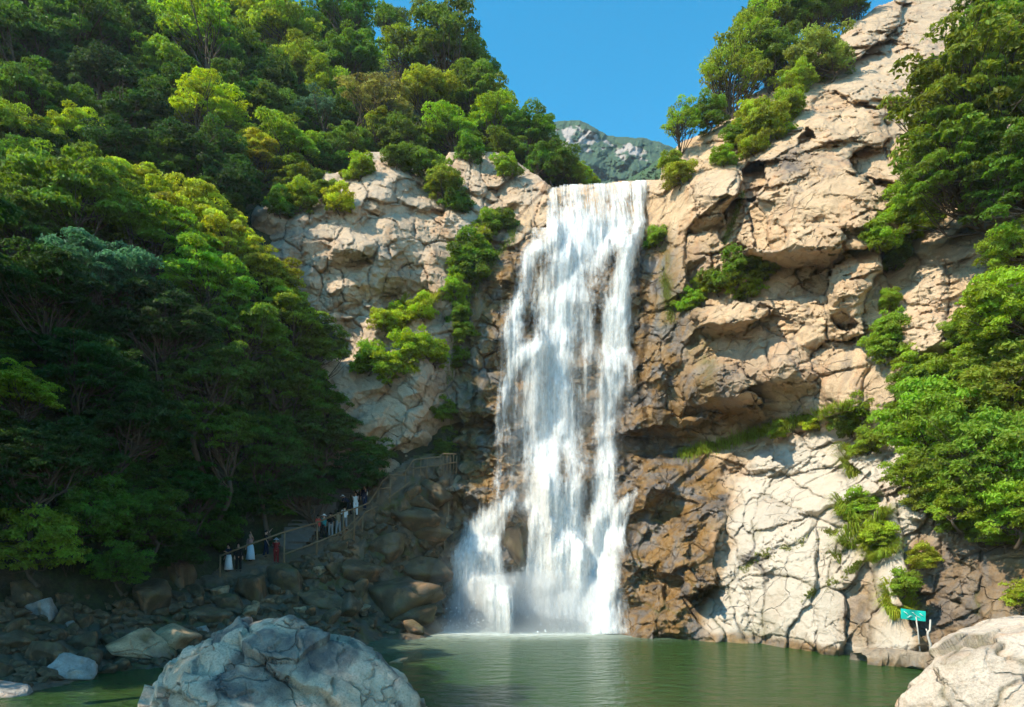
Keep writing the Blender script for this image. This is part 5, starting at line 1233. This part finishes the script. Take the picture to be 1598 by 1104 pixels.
# ---- the two near boulders: closed rounded bodies with their own length, depth and height
def big_boulder(name, prof, Y0, ry0, mat, label, seed, an, rot, moss=0, amp=1.0, dark=.4):
    X = np.array([(a - CX) / F * Y0 for a, b in prof]); Z = np.array([HC + (HY - b) / F * Y0 for a, b in prof])
    n, m_ = 560, 300
    u = np.linspace(0, 1, n); xs = X[0] + (X[-1] - X[0]) * (.5 - .5 * np.cos(np.pi * (u * .94 + .03)))
    zt = np.interp(xs, X, Z); zb = -.9
    xc = (X[0] + X[-1]) / 2; hw = (X[-1] - X[0]) / 2 * 1.003
    ry = ry0 * np.sqrt(np.maximum(1 - ((xs - xc) / hw) ** 2, .004))
    ph = np.linspace(-.05, math.pi + .05, m_)
    sn = np.sign(np.sin(ph)) * np.abs(np.sin(ph)) ** .85
    Yv = Y0 - ry[:, None] * np.cos(ph)[None]; Zv = zb + (zt - zb)[:, None] * sn[None]; Xv = np.repeat(xs[:, None], m_, 1)
    Pp = np.stack([Xv, Yv, Zv], 2)
    du = np.gradient(Pp, axis=0); dv = np.gradient(Pp, axis=1)
    nn = np.cross(dv, du); nn /= np.linalg.norm(nn, axis=2)[..., None] + 1e-9
    cen = np.array([xc, Y0, 0]); flip = np.sign((nn * (Pp - cen)).sum(2)); nn *= np.where(flip == 0, 1, flip)[..., None]
    nn = nn.reshape(-1, 3); Pf = Pp.reshape(-1, 3)
    a1, e1 = joint_relief(Pf, 1.6, .05, .20, seed, rot=rot, an=an, crack=.13, cw=.035, warp=.3)
    a2, e2 = joint_relief(Pf, .55, .02, .22, seed + 5, rot=rot, an=an, crack=.03, cw=.05, warp=.2)
    du_ = (Pf - np.array([xc, Y0, .6])) / np.array([hw, ry0, zt.max() - .6]); dl_ = np.linalg.norm(du_, axis=1); du_ /= dl_[:, None]
    rgp = np.random.default_rng(seed); pn = rgp.normal(size=(44, 3)); pn /= np.linalg.norm(pn, axis=1)[:, None]; tt = (du_ @ pn.T) / rgp.uniform(.90, 1.02, 44)
    cut = np.minimum(1.02, 1 / (np.maximum(tt, 1e-3) ** 40).sum(1) ** (1 / 40))
    Pf = np.array([xc, Y0, .6]) + (Pf - np.array([xc, Y0, .6])) * (1 + .9 * (cut - 1))[:, None]
    msk = sstep(-.3, .3, fbm(Pf * .8, 3, seed + 8))
    rg_ = fbm(Pf * .8, 5, seed + 2) * .10 + fbm(Pf * 6, 4, seed + 3) * .018
    Pf = Pf + nn * (amp * (a1 + a2 * msk) + rg_)[:, None]
    i = np.arange(n * m_).reshape(n, m_)
    Q = np.stack([i[:-1, :-1].ravel(), i[1:, :-1].ravel(), i[1:, 1:].ravel(), i[:-1, 1:].ravel()], 1)
    dk = dark * sstep(.0, .35, fbm(Pf * np.array([.9, .9, .5]), 4, seed + 12)) + .5 * 1.6 * np.exp(-e1 / .03) * sstep(-.2, .2, fbm(Pf * .7, 3, seed + 14))
    z = np.zeros(len(Pf))
    wet_ = .8 * sstep(.45, .15, Pf[:, 2])
    me = mesh_np(name, Pf, Q, mat, True, dict(wet=wet_, pale=z, dark=np.clip(dk, 0, 1), moss=moss * np.exp(-e1 / .06)))
    return put('boulder', me, label=label, cat='boulder')
M_near = rock_mat('near_boulder_granite', (.43, .31, .21), (.68, .525, .385), 1.3, 1.8)
big_boulder('near_boulder', [(222,1200),(236,1116),(258,1066),(284,1028),(300,1006),(336,980),(366,958),(404,952),(450,956),(486,972),(518,982),(554,996),(590,1026),(626,1054),(650,1080),(660,1110),(672,1200)], 13, 2.4, M_near, 'large blue grey boulder in the foreground water', 901, (1.6, 1, .7), (35, 25), 0, 1.0, .9)
M_near2 = rock_mat('right_boulder_granite', (.42, .33, .25), (.60, .50, .41), 1.0, 1.4)
big_boulder('near_boulder', [(1400,1150),(1418,1092),(1444,1058),(1470,1024),(1500,1002),(1540,985),(1600,964),(1690,948),(1790,960),(1880,1010),(1940,1130)], 16, 3.0, M_near2, 'smooth pale tan boulder in the bottom right corner', 931, (1.5, 1, .8), (-28, 20), .5, .7, .25)
# ------------------------------------------------------------------ sign, ledge, snag
def box(m, c, s, rz=0, rx=0, bev=.0):
    x, y, z = s[0] / 2, s[1] / 2, s[2] / 2
    P_ = [(-x, -y, -z), (x, -y, -z), (x, y, -z), (-x, y, -z), (-x, -y, z), (x, -y, z), (x, y, z), (-x, y, z)]
    cr, sr, cx_, sx_ = math.cos(rz), math.sin(rz), math.cos(rx), math.sin(rx)
    v = []
    for a, b, d in P_:
        b, d = b * cx_ - d * sx_, b * sx_ + d * cx_
        v.append((c[0] + a * cr - b * sr, c[1] + a * sr + b * cr, c[2] + d))
    m.add(v, [(0, 3, 2, 1), (4, 5, 6, 7), (0, 1, 5, 4), (1, 2, 6, 5), (2, 3, 7, 6), (3, 0, 4, 7)])
SY_ = 29.6
M_turq = simple_mat('turquoise_paint', (.012, .50, .40), .5, .15, 5)
M_white = simple_mat('white_lettering', (.62, .80, .74), .6, .1, 9)
M_post = simple_mat('pale_post_paint', (.50, .46, .40), .7, .3, 7)
M_conc = simple_mat('pale_stone', (.27, .21, .145), .9, .35, 3)
k_ = SY_ / F
fx, fy, fz = at(1437, 1014, SY_)
sg = put('sign', None, label='small turquoise sign board on a thin leaning pale post', cat='sign')
sg.location = (fx, fy, fz)
m = MB(); m.tube([(0, 0, -.5), (-.12, 0, .75), (-.22, 0, 1.42)], [.035, .032, .03], 8); put('post', m.mesh('post', M_post), sg)
# board: a slightly buckled plate with real thickness
bw, bh = 37 * k_, 16 * k_
nx, nz = 16, 6
fr, bk = [], []
for j in range(nz + 1):
    for i in range(nx + 1):
        u, v = i / nx - .5, j / nz - .5
        yb = .05 * math.sin(u * 7) * (v + .6) - .03 * u
        zz = v * bh - u * .12
        fr.append((-.33 + u * bw, yb - .02, 1.50 + zz)); bk.append((-.33 + u * bw, yb + .02, 1.50 + zz))
M_ = len(fr); f = []
for j in range(nz):
    for i in range(nx):
        a = j * (nx + 1) + i
        f.append((a, a + 1, a + nx + 2, a + nx + 1)); f.append((a + M_, a + nx + 1 + M_, a + nx + 2 + M_, a + 1 + M_))
rim = [i for i in range(nx + 1)] + [j * (nx + 1) + nx for j in range(1, nz + 1)] + [nz * (nx + 1) + i for i in range(nx - 1, -1, -1)] + [j * (nx + 1) for j in range(nz - 1, 0, -1)]
for a, b in zip(rim, rim[1:] + rim[:1]): f.append((b, a, a + M_, b + M_))
m = MB(); m.add(fr + bk, f); board = put('board', m.mesh('board', M_turq, False), sg)
random.seed(4)
def bx_(u): return (-.33 + u * bw, .05 * math.sin(u * 7) * .6 - .03 * u - .035, 1.50 - u * .12)
for u0, u1, v0, v1 in ((-.42, -.22, .14, -.02), (-.30, -.05, -.12, -.06), (-.08, .16, .12, -.04), (.10, .32, .02, -.13), (.26, .42, .12, .0)):      # pale brush smears, unreadable in the photograph
    m = MB(); P_ = []
    for t in (0, .25, .5, .75, 1):
        q = bx_(u0 + (u1 - u0) * t); P_.append((q[0], q[1], q[2] + v0 + (v1 - v0) * t + random.uniform(-.03, .03)))
    m.tube(P_, [.006, .016, .02, .014, .006], 5)
    put('brush_mark', m.mesh('brush_mark', M_white), board)
m = MB(); q0 = at(1453, 1016, SY_ - .2)
m.tube([(0, 0, -.4), (-.03, 0, .3), (-.14, 0, .65), (-.13, 0, .8), (-.05, 0, .9), (-.03, 0, 1.35)], [.05, .055, .05, .06, .045, .03], 7, wob=.3)
m.tube([(-.13, 0, .75), (-.22, 0, .95)], [.04, .025], 6)
o = put('dead_stem', m.mesh('dead_stem', M_post), label='bare pale crooked stem right of the turquoise sign', cat='dead tree'); o.location = q0
# stone ledge at the waterline under the sign
pts = np.array([at(*p) for p in [(1340, 1018, 31.2), (1375, 1012, 30.6), (1410, 1012, 29.9), (1440, 1016, 29.2), (1476, 1030, 28.2), (1500, 1040, 27.6)]])
n_, m_ = 160, 40
t_ = np.linspace(0, len(pts) - 1, n_); c_l = np.stack([np.interp(t_, range(len(pts)), pts[:, k]) for k in range(3)], 1)
a_ = np.linspace(0, 2 * np.pi, m_, endpoint=False); ca, sa = np.cos(a_), np.sin(a_)
pr = np.stack([np.sign(ca) * np.abs(ca) ** .5 * .75, np.sign(sa) * np.abs(sa) ** .4 * .42], 1)
LV = np.stack([c_l[:, None, 0] + 0 * pr[None, :, 0], c_l[:, None, 1] + pr[None, :, 0], c_l[:, None, 2] - .42 + pr[None, :, 1]], 2).reshape(-1, 3)
jl, _ = joint_relief(LV, .8, .08, .3, 951, crack=.08, cw=.05); LV = LV + np.stack([0 * jl, -jl - .12 * fbm(LV * 1.4, 4, 952), .5 * jl], 1)
i_ = np.arange(n_ * m_).reshape(n_, m_); ir = np.roll(i_, -1, 1)
LQ = np.stack([i_[:-1].ravel(), ir[:-1].ravel(), ir[1:].ravel(), i_[1:].ravel()], 1)
z = np.zeros(len(LV))
put('stone_ledge', mesh_np('stone_ledge', LV, LQ, rock_mat('ledge_stone', (.25, .18, .11), (.42, .33, .23), 1, 2), True, dict(wet=.7 * sstep(.45, .2, LV[:, 2]), pale=z + .15, dark=z + .3, moss=z)), label='low pale stone ledge along the water below the sign', cat='ledge')
# ------------------------------------------------------------------ railing and steps
M_wood = simple_mat('weathered_rail_wood', (.20, .135, .075), .85, .4, 6)
def rail_post(m, px, base, top, r=.06, dd=0):
    D = float(bank_depth(px, min(base, 930))) + dd
    a, b = np.array(at(px, base, D)), np.array(at(px + 1, top, D))
    a[2] -= .3
    m.tube([a, (a + b) / 2 + np.array([random.uniform(-.02, .02), 0, 0]), b], [r * 1.1, r, r * .9], 7)
    return b, D
def fence(name, label, posts, rails, r=.055):
    e = put(name, None, label=label, cat='railing')
    top = {}
    for px, b, t in posts:
        m = MB(); tp, D = rail_post(m, px, b, t, r); top[px] = D
        put('post', m.mesh('post', M_wood), e)
    for pl in rails:
        m = MB(); P_ = []
        for px, py in pl:
            D = np.interp(px, sorted(top), [top[k] for k in sorted(top)])
            P_.append(np.array(at(px, py, D - .07)) + np.array([0, 0, random.uniform(-.02, .02)]))
        m.tube(P_, .05, 7, wob=.1); put('rail', m.mesh('rail', M_wood), e)
    return e
random.seed(9)
fence('wooden_railing', 'rustic wooden handrail climbing beside the lower footpath', [(343,900,866),(443,908,829),(494,866,813),(535,842,797),(552,836,793),(565,842,806),(590,800,762),(608,778,740)],
      [[(343,868),(385,852),(443,831),(494,816)],[(494,816),(535,799),(552,794),(575,786),(590,764),(608,761)],[(443,866),(494,846),(510,840),(535,829),(560,806)],[(590,763),(598,750),(608,741),(630,742)],[(520,848),(552,824),(570,800),(590,790),(640,752)]])
fence('wooden_railing', 'wooden baluster railing round the upper viewing landing', [(632,756,736),(645,744,717),(656,742,717),(666,742,716),(677,741,714),(686,739,711),(691,738,708),(697,737,708),(702,736,708),(707,735,709),(712,734,712)],
      [[(632,738),(645,718),(686,713),(691,708),(712,709)],[(645,731),(677,727),(712,722)]], .04)
m = MB(); random.seed(3)
M_step = simple_mat('stone_step', (.12, .115, .105), .9, .35, 3)
stp_pts = [(450 + i * 4.6, 852 - i * 5.6) for i in range(13)] + [(512 + i * 9, 776 - i * 4) for i in range(4)]
for px, py in stp_pts:
    D = float(hill_depth(px, py)) if px < 550 else float(bank_depth(px, py)); D = min(D, float(bank_depth(px, py))) - .1
    c = at(px, py, D); box(m, (c[0], c[1], c[2] - .1), (random.uniform(1.9, 2.3), .6, .28), random.uniform(-.1, .2))
o = put('stone_stairs', m.mesh('stone_stairs', M_step, False), label='grey stone steps rising through the trees behind the railing', cat='stairs')
bv = o.modifiers.new('bevel', 'BEVEL'); bv.width = .03; bv.segments = 2
# ------------------------------------------------------------------ people
SKINM = simple_mat('skin', (.46, .28, .20), .6, .06, 20)
def cloth(name, c): return simple_mat('cloth_' + name, c, .9, .12, 14, .1)
CL = dict(white=cloth('white', (.66, .70, .74)), blue=cloth('pale_blue', (.42, .58, .72)), navy=cloth('navy', (.015, .022, .05)), black=cloth('black', (.018, .018, .02)), teal=cloth('teal', (.03, .22, .26)),
          red=cloth('dark_red', (.20, .025, .025)), pink=cloth('dusty_pink', (.30, .18, .17)), grey=cloth('grey', (.22, .23, .24)), khaki=cloth('khaki', (.25, .20, .13)), hair=cloth('dark_hair', (.015, .011, .009)), coral=cloth('coral', (.50, .09, .07)))
def person(loc, face, label, H=1.65, bend=0, arms=None, step=.12, top='white', low='navy', skirt=False, hat=None, longhair=False, bag=None, sleeves=.5):
    """facing angle in degrees: 0 looks along +x, -90 toward the viewer"""
    e = put('person', None, label=label, cat='person', group='people on the footpath'); e.location = loc; e.rotation_euler = (0, 0, R_(face)); s = H / 1.65
    e.scale = (s, s, s)
    cb, sb = math.cos(bend), math.sin(bend)
    def T(x, y, z):      # torso space, bent forward at the hips
        z -= .92
        return Vector((x * cb + z * sb, y, .92 - x * sb + z * cb))
    arms = arms or [((.02, .05, -.27), (.10, .0, -.22)), ((-.02, -.05, -.27), (.10, -.0, -.22))]
    bm = bmesh.new(); sk = bm.verts.layers.skin.verify()
    def vv(p, r, ry=None):
        v = bm.verts.new(p); v[sk].radius = (r, ry or r); return v
    def link(*c):
        for a, b in zip(c[:-1], c[1:]): bm.edges.new((a, b))
    pel = vv(T(0, 0, .92), .105, .13); pel[sk].use_root = True
    wai = vv(T(0, 0, 1.08), .09, .115); che = vv(T(.01, 0, 1.27), .10, .14); nb_ = vv(T(0, 0, 1.40), .055); hd0 = vv(T(.015, 0, 1.47), .062); hd1 = vv(T(.025, 0, 1.55), .086, .078); hd2 = vv(T(.015, 0, 1.62), .055)
    link(pel, wai, che, nb_, hd0, hd1, hd2)
    ns = vv(T(.115, 0, 1.525), .014); link(hd1, ns)
    J = []
    for sd, (ue, lw) in zip((1, -1), arms):
        sh = T(0, .165 * sd, 1.345); el = sh + Vector(ue); wr = el + Vector(lw)
        a = vv(sh, .05); b = vv(el, .036); c = vv(wr, .024); link(che, a, b, c)
        d = Vector(lw).normalized(); sd_ = d.cross(Vector((0, 0, 1)) if abs(d.z) < .9 else Vector((1, 0, 0))).normalized(); up_ = sd_.cross(d)
        pm = vv(wr + d * .07, .022, .034); link(c, pm)
        for q, ln in zip((-1.5, -.5, .5, 1.5), (.065, .08, .085, .072)):
            k0 = vv(wr + d * .10 + sd_ * .017 * q, .0095); k1 = vv(wr + d * (.10 + ln * .5) + sd_ * .019 * q + up_ * .004, .0085); k2 = vv(wr + d * (.10 + ln) + sd_ * .019 * q - up_ * .015, .007)
            link(pm, k0, k1, k2)
        t0 = vv(wr + d * .05 + sd_ * .04, .011); t1 = vv(wr + d * .085 + sd_ * .058, .009); link(pm, t0, t1)
        J.append((sh, el, wr))
    L = []
    for sd in (1, -1):
        hp = Vector((0, .09 * sd, .86)); kn = Vector((.03 + step * sd * .6, .09 * sd, .47)); an = Vector((step * sd - .02, .09 * sd, .08)); to = an + Vector((.16, 0, -.045))
        a = vv(hp, .085); b = vv(kn, .055); c = vv(an, .038); d = vv(to, .032); link(pel, a, b, c, d); L.append((hp, kn, an, to))
    me = bpy.data.meshes.new('body'); bm.to_mesh(me); bm.free(); me.materials.append(SKINM)
    bo = put('body', me, e); bo.modifiers.new('skin', 'SKIN'); ss = bo.modifiers.new('smooth', 'SUBSURF'); ss.levels = 1; ss.render_levels = 1
    # clothing
    def loft(rings, mat, nm, n=14):
        m = MB(); v, f = [], []
        for c, rx, ry, dn in rings:
            for j in range(n):
                t = 2 * math.pi * j / n; w = 1 + dn * math.sin(t * 5 + c.z * 9)
                v.append((c.x + math.cos(t) * rx * w, c.y + math.sin(t) * ry * w, c.z))
        for k in range(len(rings) - 1):
            for j in range(n): f.append((k * n + j, k * n + (j + 1) % n, (k + 1) * n + (j + 1) % n, (k + 1) * n + j))
        m.add(v, f); o = put(nm, m.mesh(nm, mat), e); so = o.modifiers.new('thick', 'SOLIDIFY'); so.thickness = .008; return o
    m = MB()
    n = 14; rg_ = [(T(0, 0, .88), .125, .165), (T(0, 0, .98), .118, .155), (T(0, 0, 1.10), .112, .142), (T(.01, 0, 1.24), .125, .168), (T(.005, 0, 1.33), .105, .175), (T(0, 0, 1.395), .06, .085)]
    v, f = [], []
    ax_ = Vector((cb, 0, -sb)); 
    for c, rx, ry in rg_:
        for j in range(n):
            t = 2 * math.pi * j / n; p = c + ax_ * math.cos(t) * rx; v.append((p.x, p.y + math.sin(t) * ry, p.z))
    for k in range(len(rg_) - 1):
        for j in range(n): f.append((k * n + j, k * n + (j + 1) % n, (k + 1) * n + (j + 1) % n, (k + 1) * n + j))
    m.add(v, f)
    for sh, el, wr in J:
        q = el + (wr - el) * max(0, sleeves - .5) * 1.8
        m.tube([sh + (el - sh) * -.12, sh + (el - sh) * .5, el] + ([q] if sleeves > .55 else []), [.062, .056, .050] + ([.042] if sleeves > .55 else []), 9, cap=False)
    put('shirt', m.mesh('shirt', CL[top]), e)
    if skirt:
        loft([(T(0, 0, 1.02), .115, .145, 0), (Vector((0, 0, .86)), .15, .19, .01), (Vector((.01, 0, .5)), .19, .23, .05), (Vector((.01, 0, .10)), .24, .28, .08)], CL[low], 'skirt', 26)
    else:
        m = MB()
        for hp, kn, an, to in L: m.tube([hp + Vector((0, 0, .12)), hp + Vector((0, 0, -.06)), kn, an + Vector((0, 0, .03))], [.10, .10, .072, .058], 10, cap=False)
        put('trousers', m.mesh('trousers', CL[low]), e)
    m = MB()
    for hp, kn, an, to in L: m.tube([an + Vector((-.06, 0, -.045)), an + Vector((0, 0, -.035)), to + Vector((.02, 0, 0))], [.03, .048, .034], 8)
    put('shoes', m.mesh('shoes', CL['black']), e)
    def cap(c, r, z0, nm, mat, sq=1.0, back=0.0):
        m = MB(); v, f = [], []; n = 14; R2 = 7
        for k in range(R2 + 1):
            a = (math.pi * z0) * k / R2
            for j in range(n):
                t = 2 * math.pi * j / n; fr_ = 1 if math.cos(t) < .3 else 1 - .42 * (k / R2)
                aa = a * fr_
                p = c + Vector((math.sin(aa) * math.cos(t) * r, math.sin(aa) * math.sin(t) * r * .94, math.cos(aa) * r * sq)); v.append(tuple(p))
        for k in range(R2):
            for j in range(n): f.append((k * n + j, k * n + (j + 1) % n, (k + 1) * n + (j + 1) % n, (k + 1) * n + j))
        m.add(v, f); return m
    hc = T(.018, 0, 1.565)
    hair = cap(hc, .103, .62, 'hair', None)
    if longhair:
        p0 = hc + Vector((-.05, 0, -.02)); hair.tube([p0, T(-.10, 0, 1.42), T(-.13, 0, 1.24), T(-.13, 0, 1.08)], [.085, .085, .075, .04], 9)
    put('hair', hair.mesh('hair', CL['pink'] if longhair == 'pink' else CL['hair']), e)
    m = MB()
    for sd in (1, -1): m.tube([T(.098, .03 * sd, 1.557), T(.107, .03 * sd, 1.557)], [.012, .006], 6)
    put('eyes', m.mesh('eyes', CL['black']), e)
    m = MB(); m.tube([T(.094, -.025, 1.487), T(.103, 0, 1.484), T(.094, .025, 1.487)], [.004, .008, .004], 6); put('mouth', m.mesh('mouth', CL['red']), e)
    if hat:
        h = cap(hc + Vector((0, 0, .015)), .112, .5, 'hat', None)
        ring = [(hc.x + math.cos(t) * rr_, hc.y + math.sin(t) * rr_, hc.z + z_) for z_, rr_ in ((.02, .11), (.0, .19), (.008, .19), (.03, .11)) for t in [2 * math.pi * j / 14 for j in range(14)]]
        h.add(ring, [(k * 14 + j, k * 14 + (j + 1) % 14, (k + 1) * 14 + (j + 1) % 14, (k + 1) * 14 + j) for k in range(3) for j in range(14)])
        put('hat', h.mesh('hat', CL[hat]), e)
    if bag:
        m = MB(); c = T(-.19, 0, 1.2); m.tube([T(-.19, 0, 1.0), T(-.2, 0, 1.1), T(-.2, 0, 1.28), T(-.17, 0, 1.37)], [.10, .13, .13, .07], 10)
        put('backpack', m.mesh('backpack', CL[bag]), e)
    return e
def stand(px, foot, H, face, label, dd=0, **kw):
    D = float(min(bank_depth(px, min(foot, 925)), hill_depth(px, foot))) + dd
    return person(at(px, foot, D), face, label, H=H, **kw)
UPA = ((.12, .05, .12), (.16, 0, .20)); FWD = ((.12, .03, -.22), (.22, 0, .06)); DN = ((.02, .05, -.27), (.10, .0, -.22)); DN2 = ((-.02, -.05, -.27), (.10, 0, -.22)); PH = ((.10, -.03, -.22), (.16, .05, .16))
def mir(a): return tuple((x, -y, z) for x, y, z in a)
stand(357, 892, 1.62, -120, 'person in dark top and long white skirt, lowest on the path', top='navy', low='white', skirt=True, arms=[FWD, mir(DN)], sleeves=.9)
stand(372, 892, 1.70, -60, 'person in black standing beside the white skirted walker', top='black', low='black', arms=[DN, DN2], sleeves=.95)
stand(391, 876, 1.66, -100, 'person with long reddish hair in a pale blue long skirt', top='pink', low='blue', skirt=True, longhair='pink', arms=[UPA, mir(DN)], sleeves=.5)
stand(415, 870, 1.70, 20, 'person in dark clothes raising a pale forearm over the rail', top='black', low='navy', arms=[UPA, mir(DN)], sleeves=.5)
stand(431, 880, 1.60, -70, 'person in dark red with white cap behind the rail post', top='red', low='red', hat='white', bend=.25, arms=[FWD, mir(FWD)], sleeves=.9)
stand(497, 842, 1.62, 150, 'person in coral red top beside the tall rail post', top='coral', low='black', arms=[DN, mir(PH)])
stand(506, 842, 1.64, 160, 'person in teal top with pale cap', top='teal', low='black', hat='white', arms=[PH, mir(DN)])
stand(516, 838, 1.60, 120, 'person in black with back turned in the middle group', top='black', low='grey', bag='black')
stand(528, 836, 1.66, 140, 'person in pale khaki shirt in the middle group', top='khaki', low='grey', arms=[PH, mir(PH)])
stand(538, 828, 1.62, 130, 'person in white shirt leaning at the rail', top='white', low='grey', arms=[FWD, mir(DN)])
stand(545, 806, 1.66, 170, 'person in navy bending forward with white cap', top='navy', low='black', hat='white', bend=.8, arms=[FWD, mir(FWD)])
stand(555, 806, 1.64, -80, 'person in white patterned top in the upper group', top='white', low='white', arms=[PH, mir(PH)])
stand(558, 788, 1.66, 100, 'person with white sun hat at the top of the group', top='grey', low='black', hat='white')
stand(569, 797, 1.72, -100, 'person in navy with white shoulder cape at the railing', top='navy', low='navy', bag='white', arms=[PH, mir(DN)], sleeves=.9)
# ------------------------------------------------------------------ spray at the foot of the falls
def vol_mat(name, d, col=(1, 1, 1), an=.3):
    m, nt, out = new_mat(name); g = N(nt)
    v = g.n('VolumePrincipled'); v.inputs['Color'].default_value = tuple(col) + (1,)
    v.inputs['Density'].default_value = d; v.inputs['Anisotropy'].default_value = an
    g.l(v.outputs[0], out.inputs['Volume']); return m
for px, py, Y, r, d in [(845, 952, 46.2, (6.6, 2.6, 2.7), .26), (745, 925, 46.8, (3.4, 2.0, 4.0), .05), (880, 830, 48.3, (5.4, 1.8, 6), .06), (890, 660, 50.2, (5.4, 1.5, 8), .04), (800, 980, 45.4, (7.5, 3.6, 1.1), .14), (840, 982, 45.6, (6.5, 2.6, .8), .4)]:
    bm = bmesh.new(); bmesh.ops.create_icosphere(bm, subdivisions=4, radius=1)
    me = bpy.data.meshes.new('mist'); bm.to_mesh(me); bm.free(); me.materials.append(vol_mat('mist', d, (.90, .96, 1), .45))
    o = put('mist', me, label='white spray drifting round the foot of the falls', kind='stuff'); o.location = at(px, py, Y); o.scale = r

# ------------------------------------------------------------------ air of the valley
m = MB(); box(m, (0, 380, 90), (900, 860, 186))
o = put('haze', m.mesh('haze', vol_mat('valley_air', 0.00022, (.80, .90, 1), .2), False), label='thin bluish summer haze filling the valley', kind='stuff')
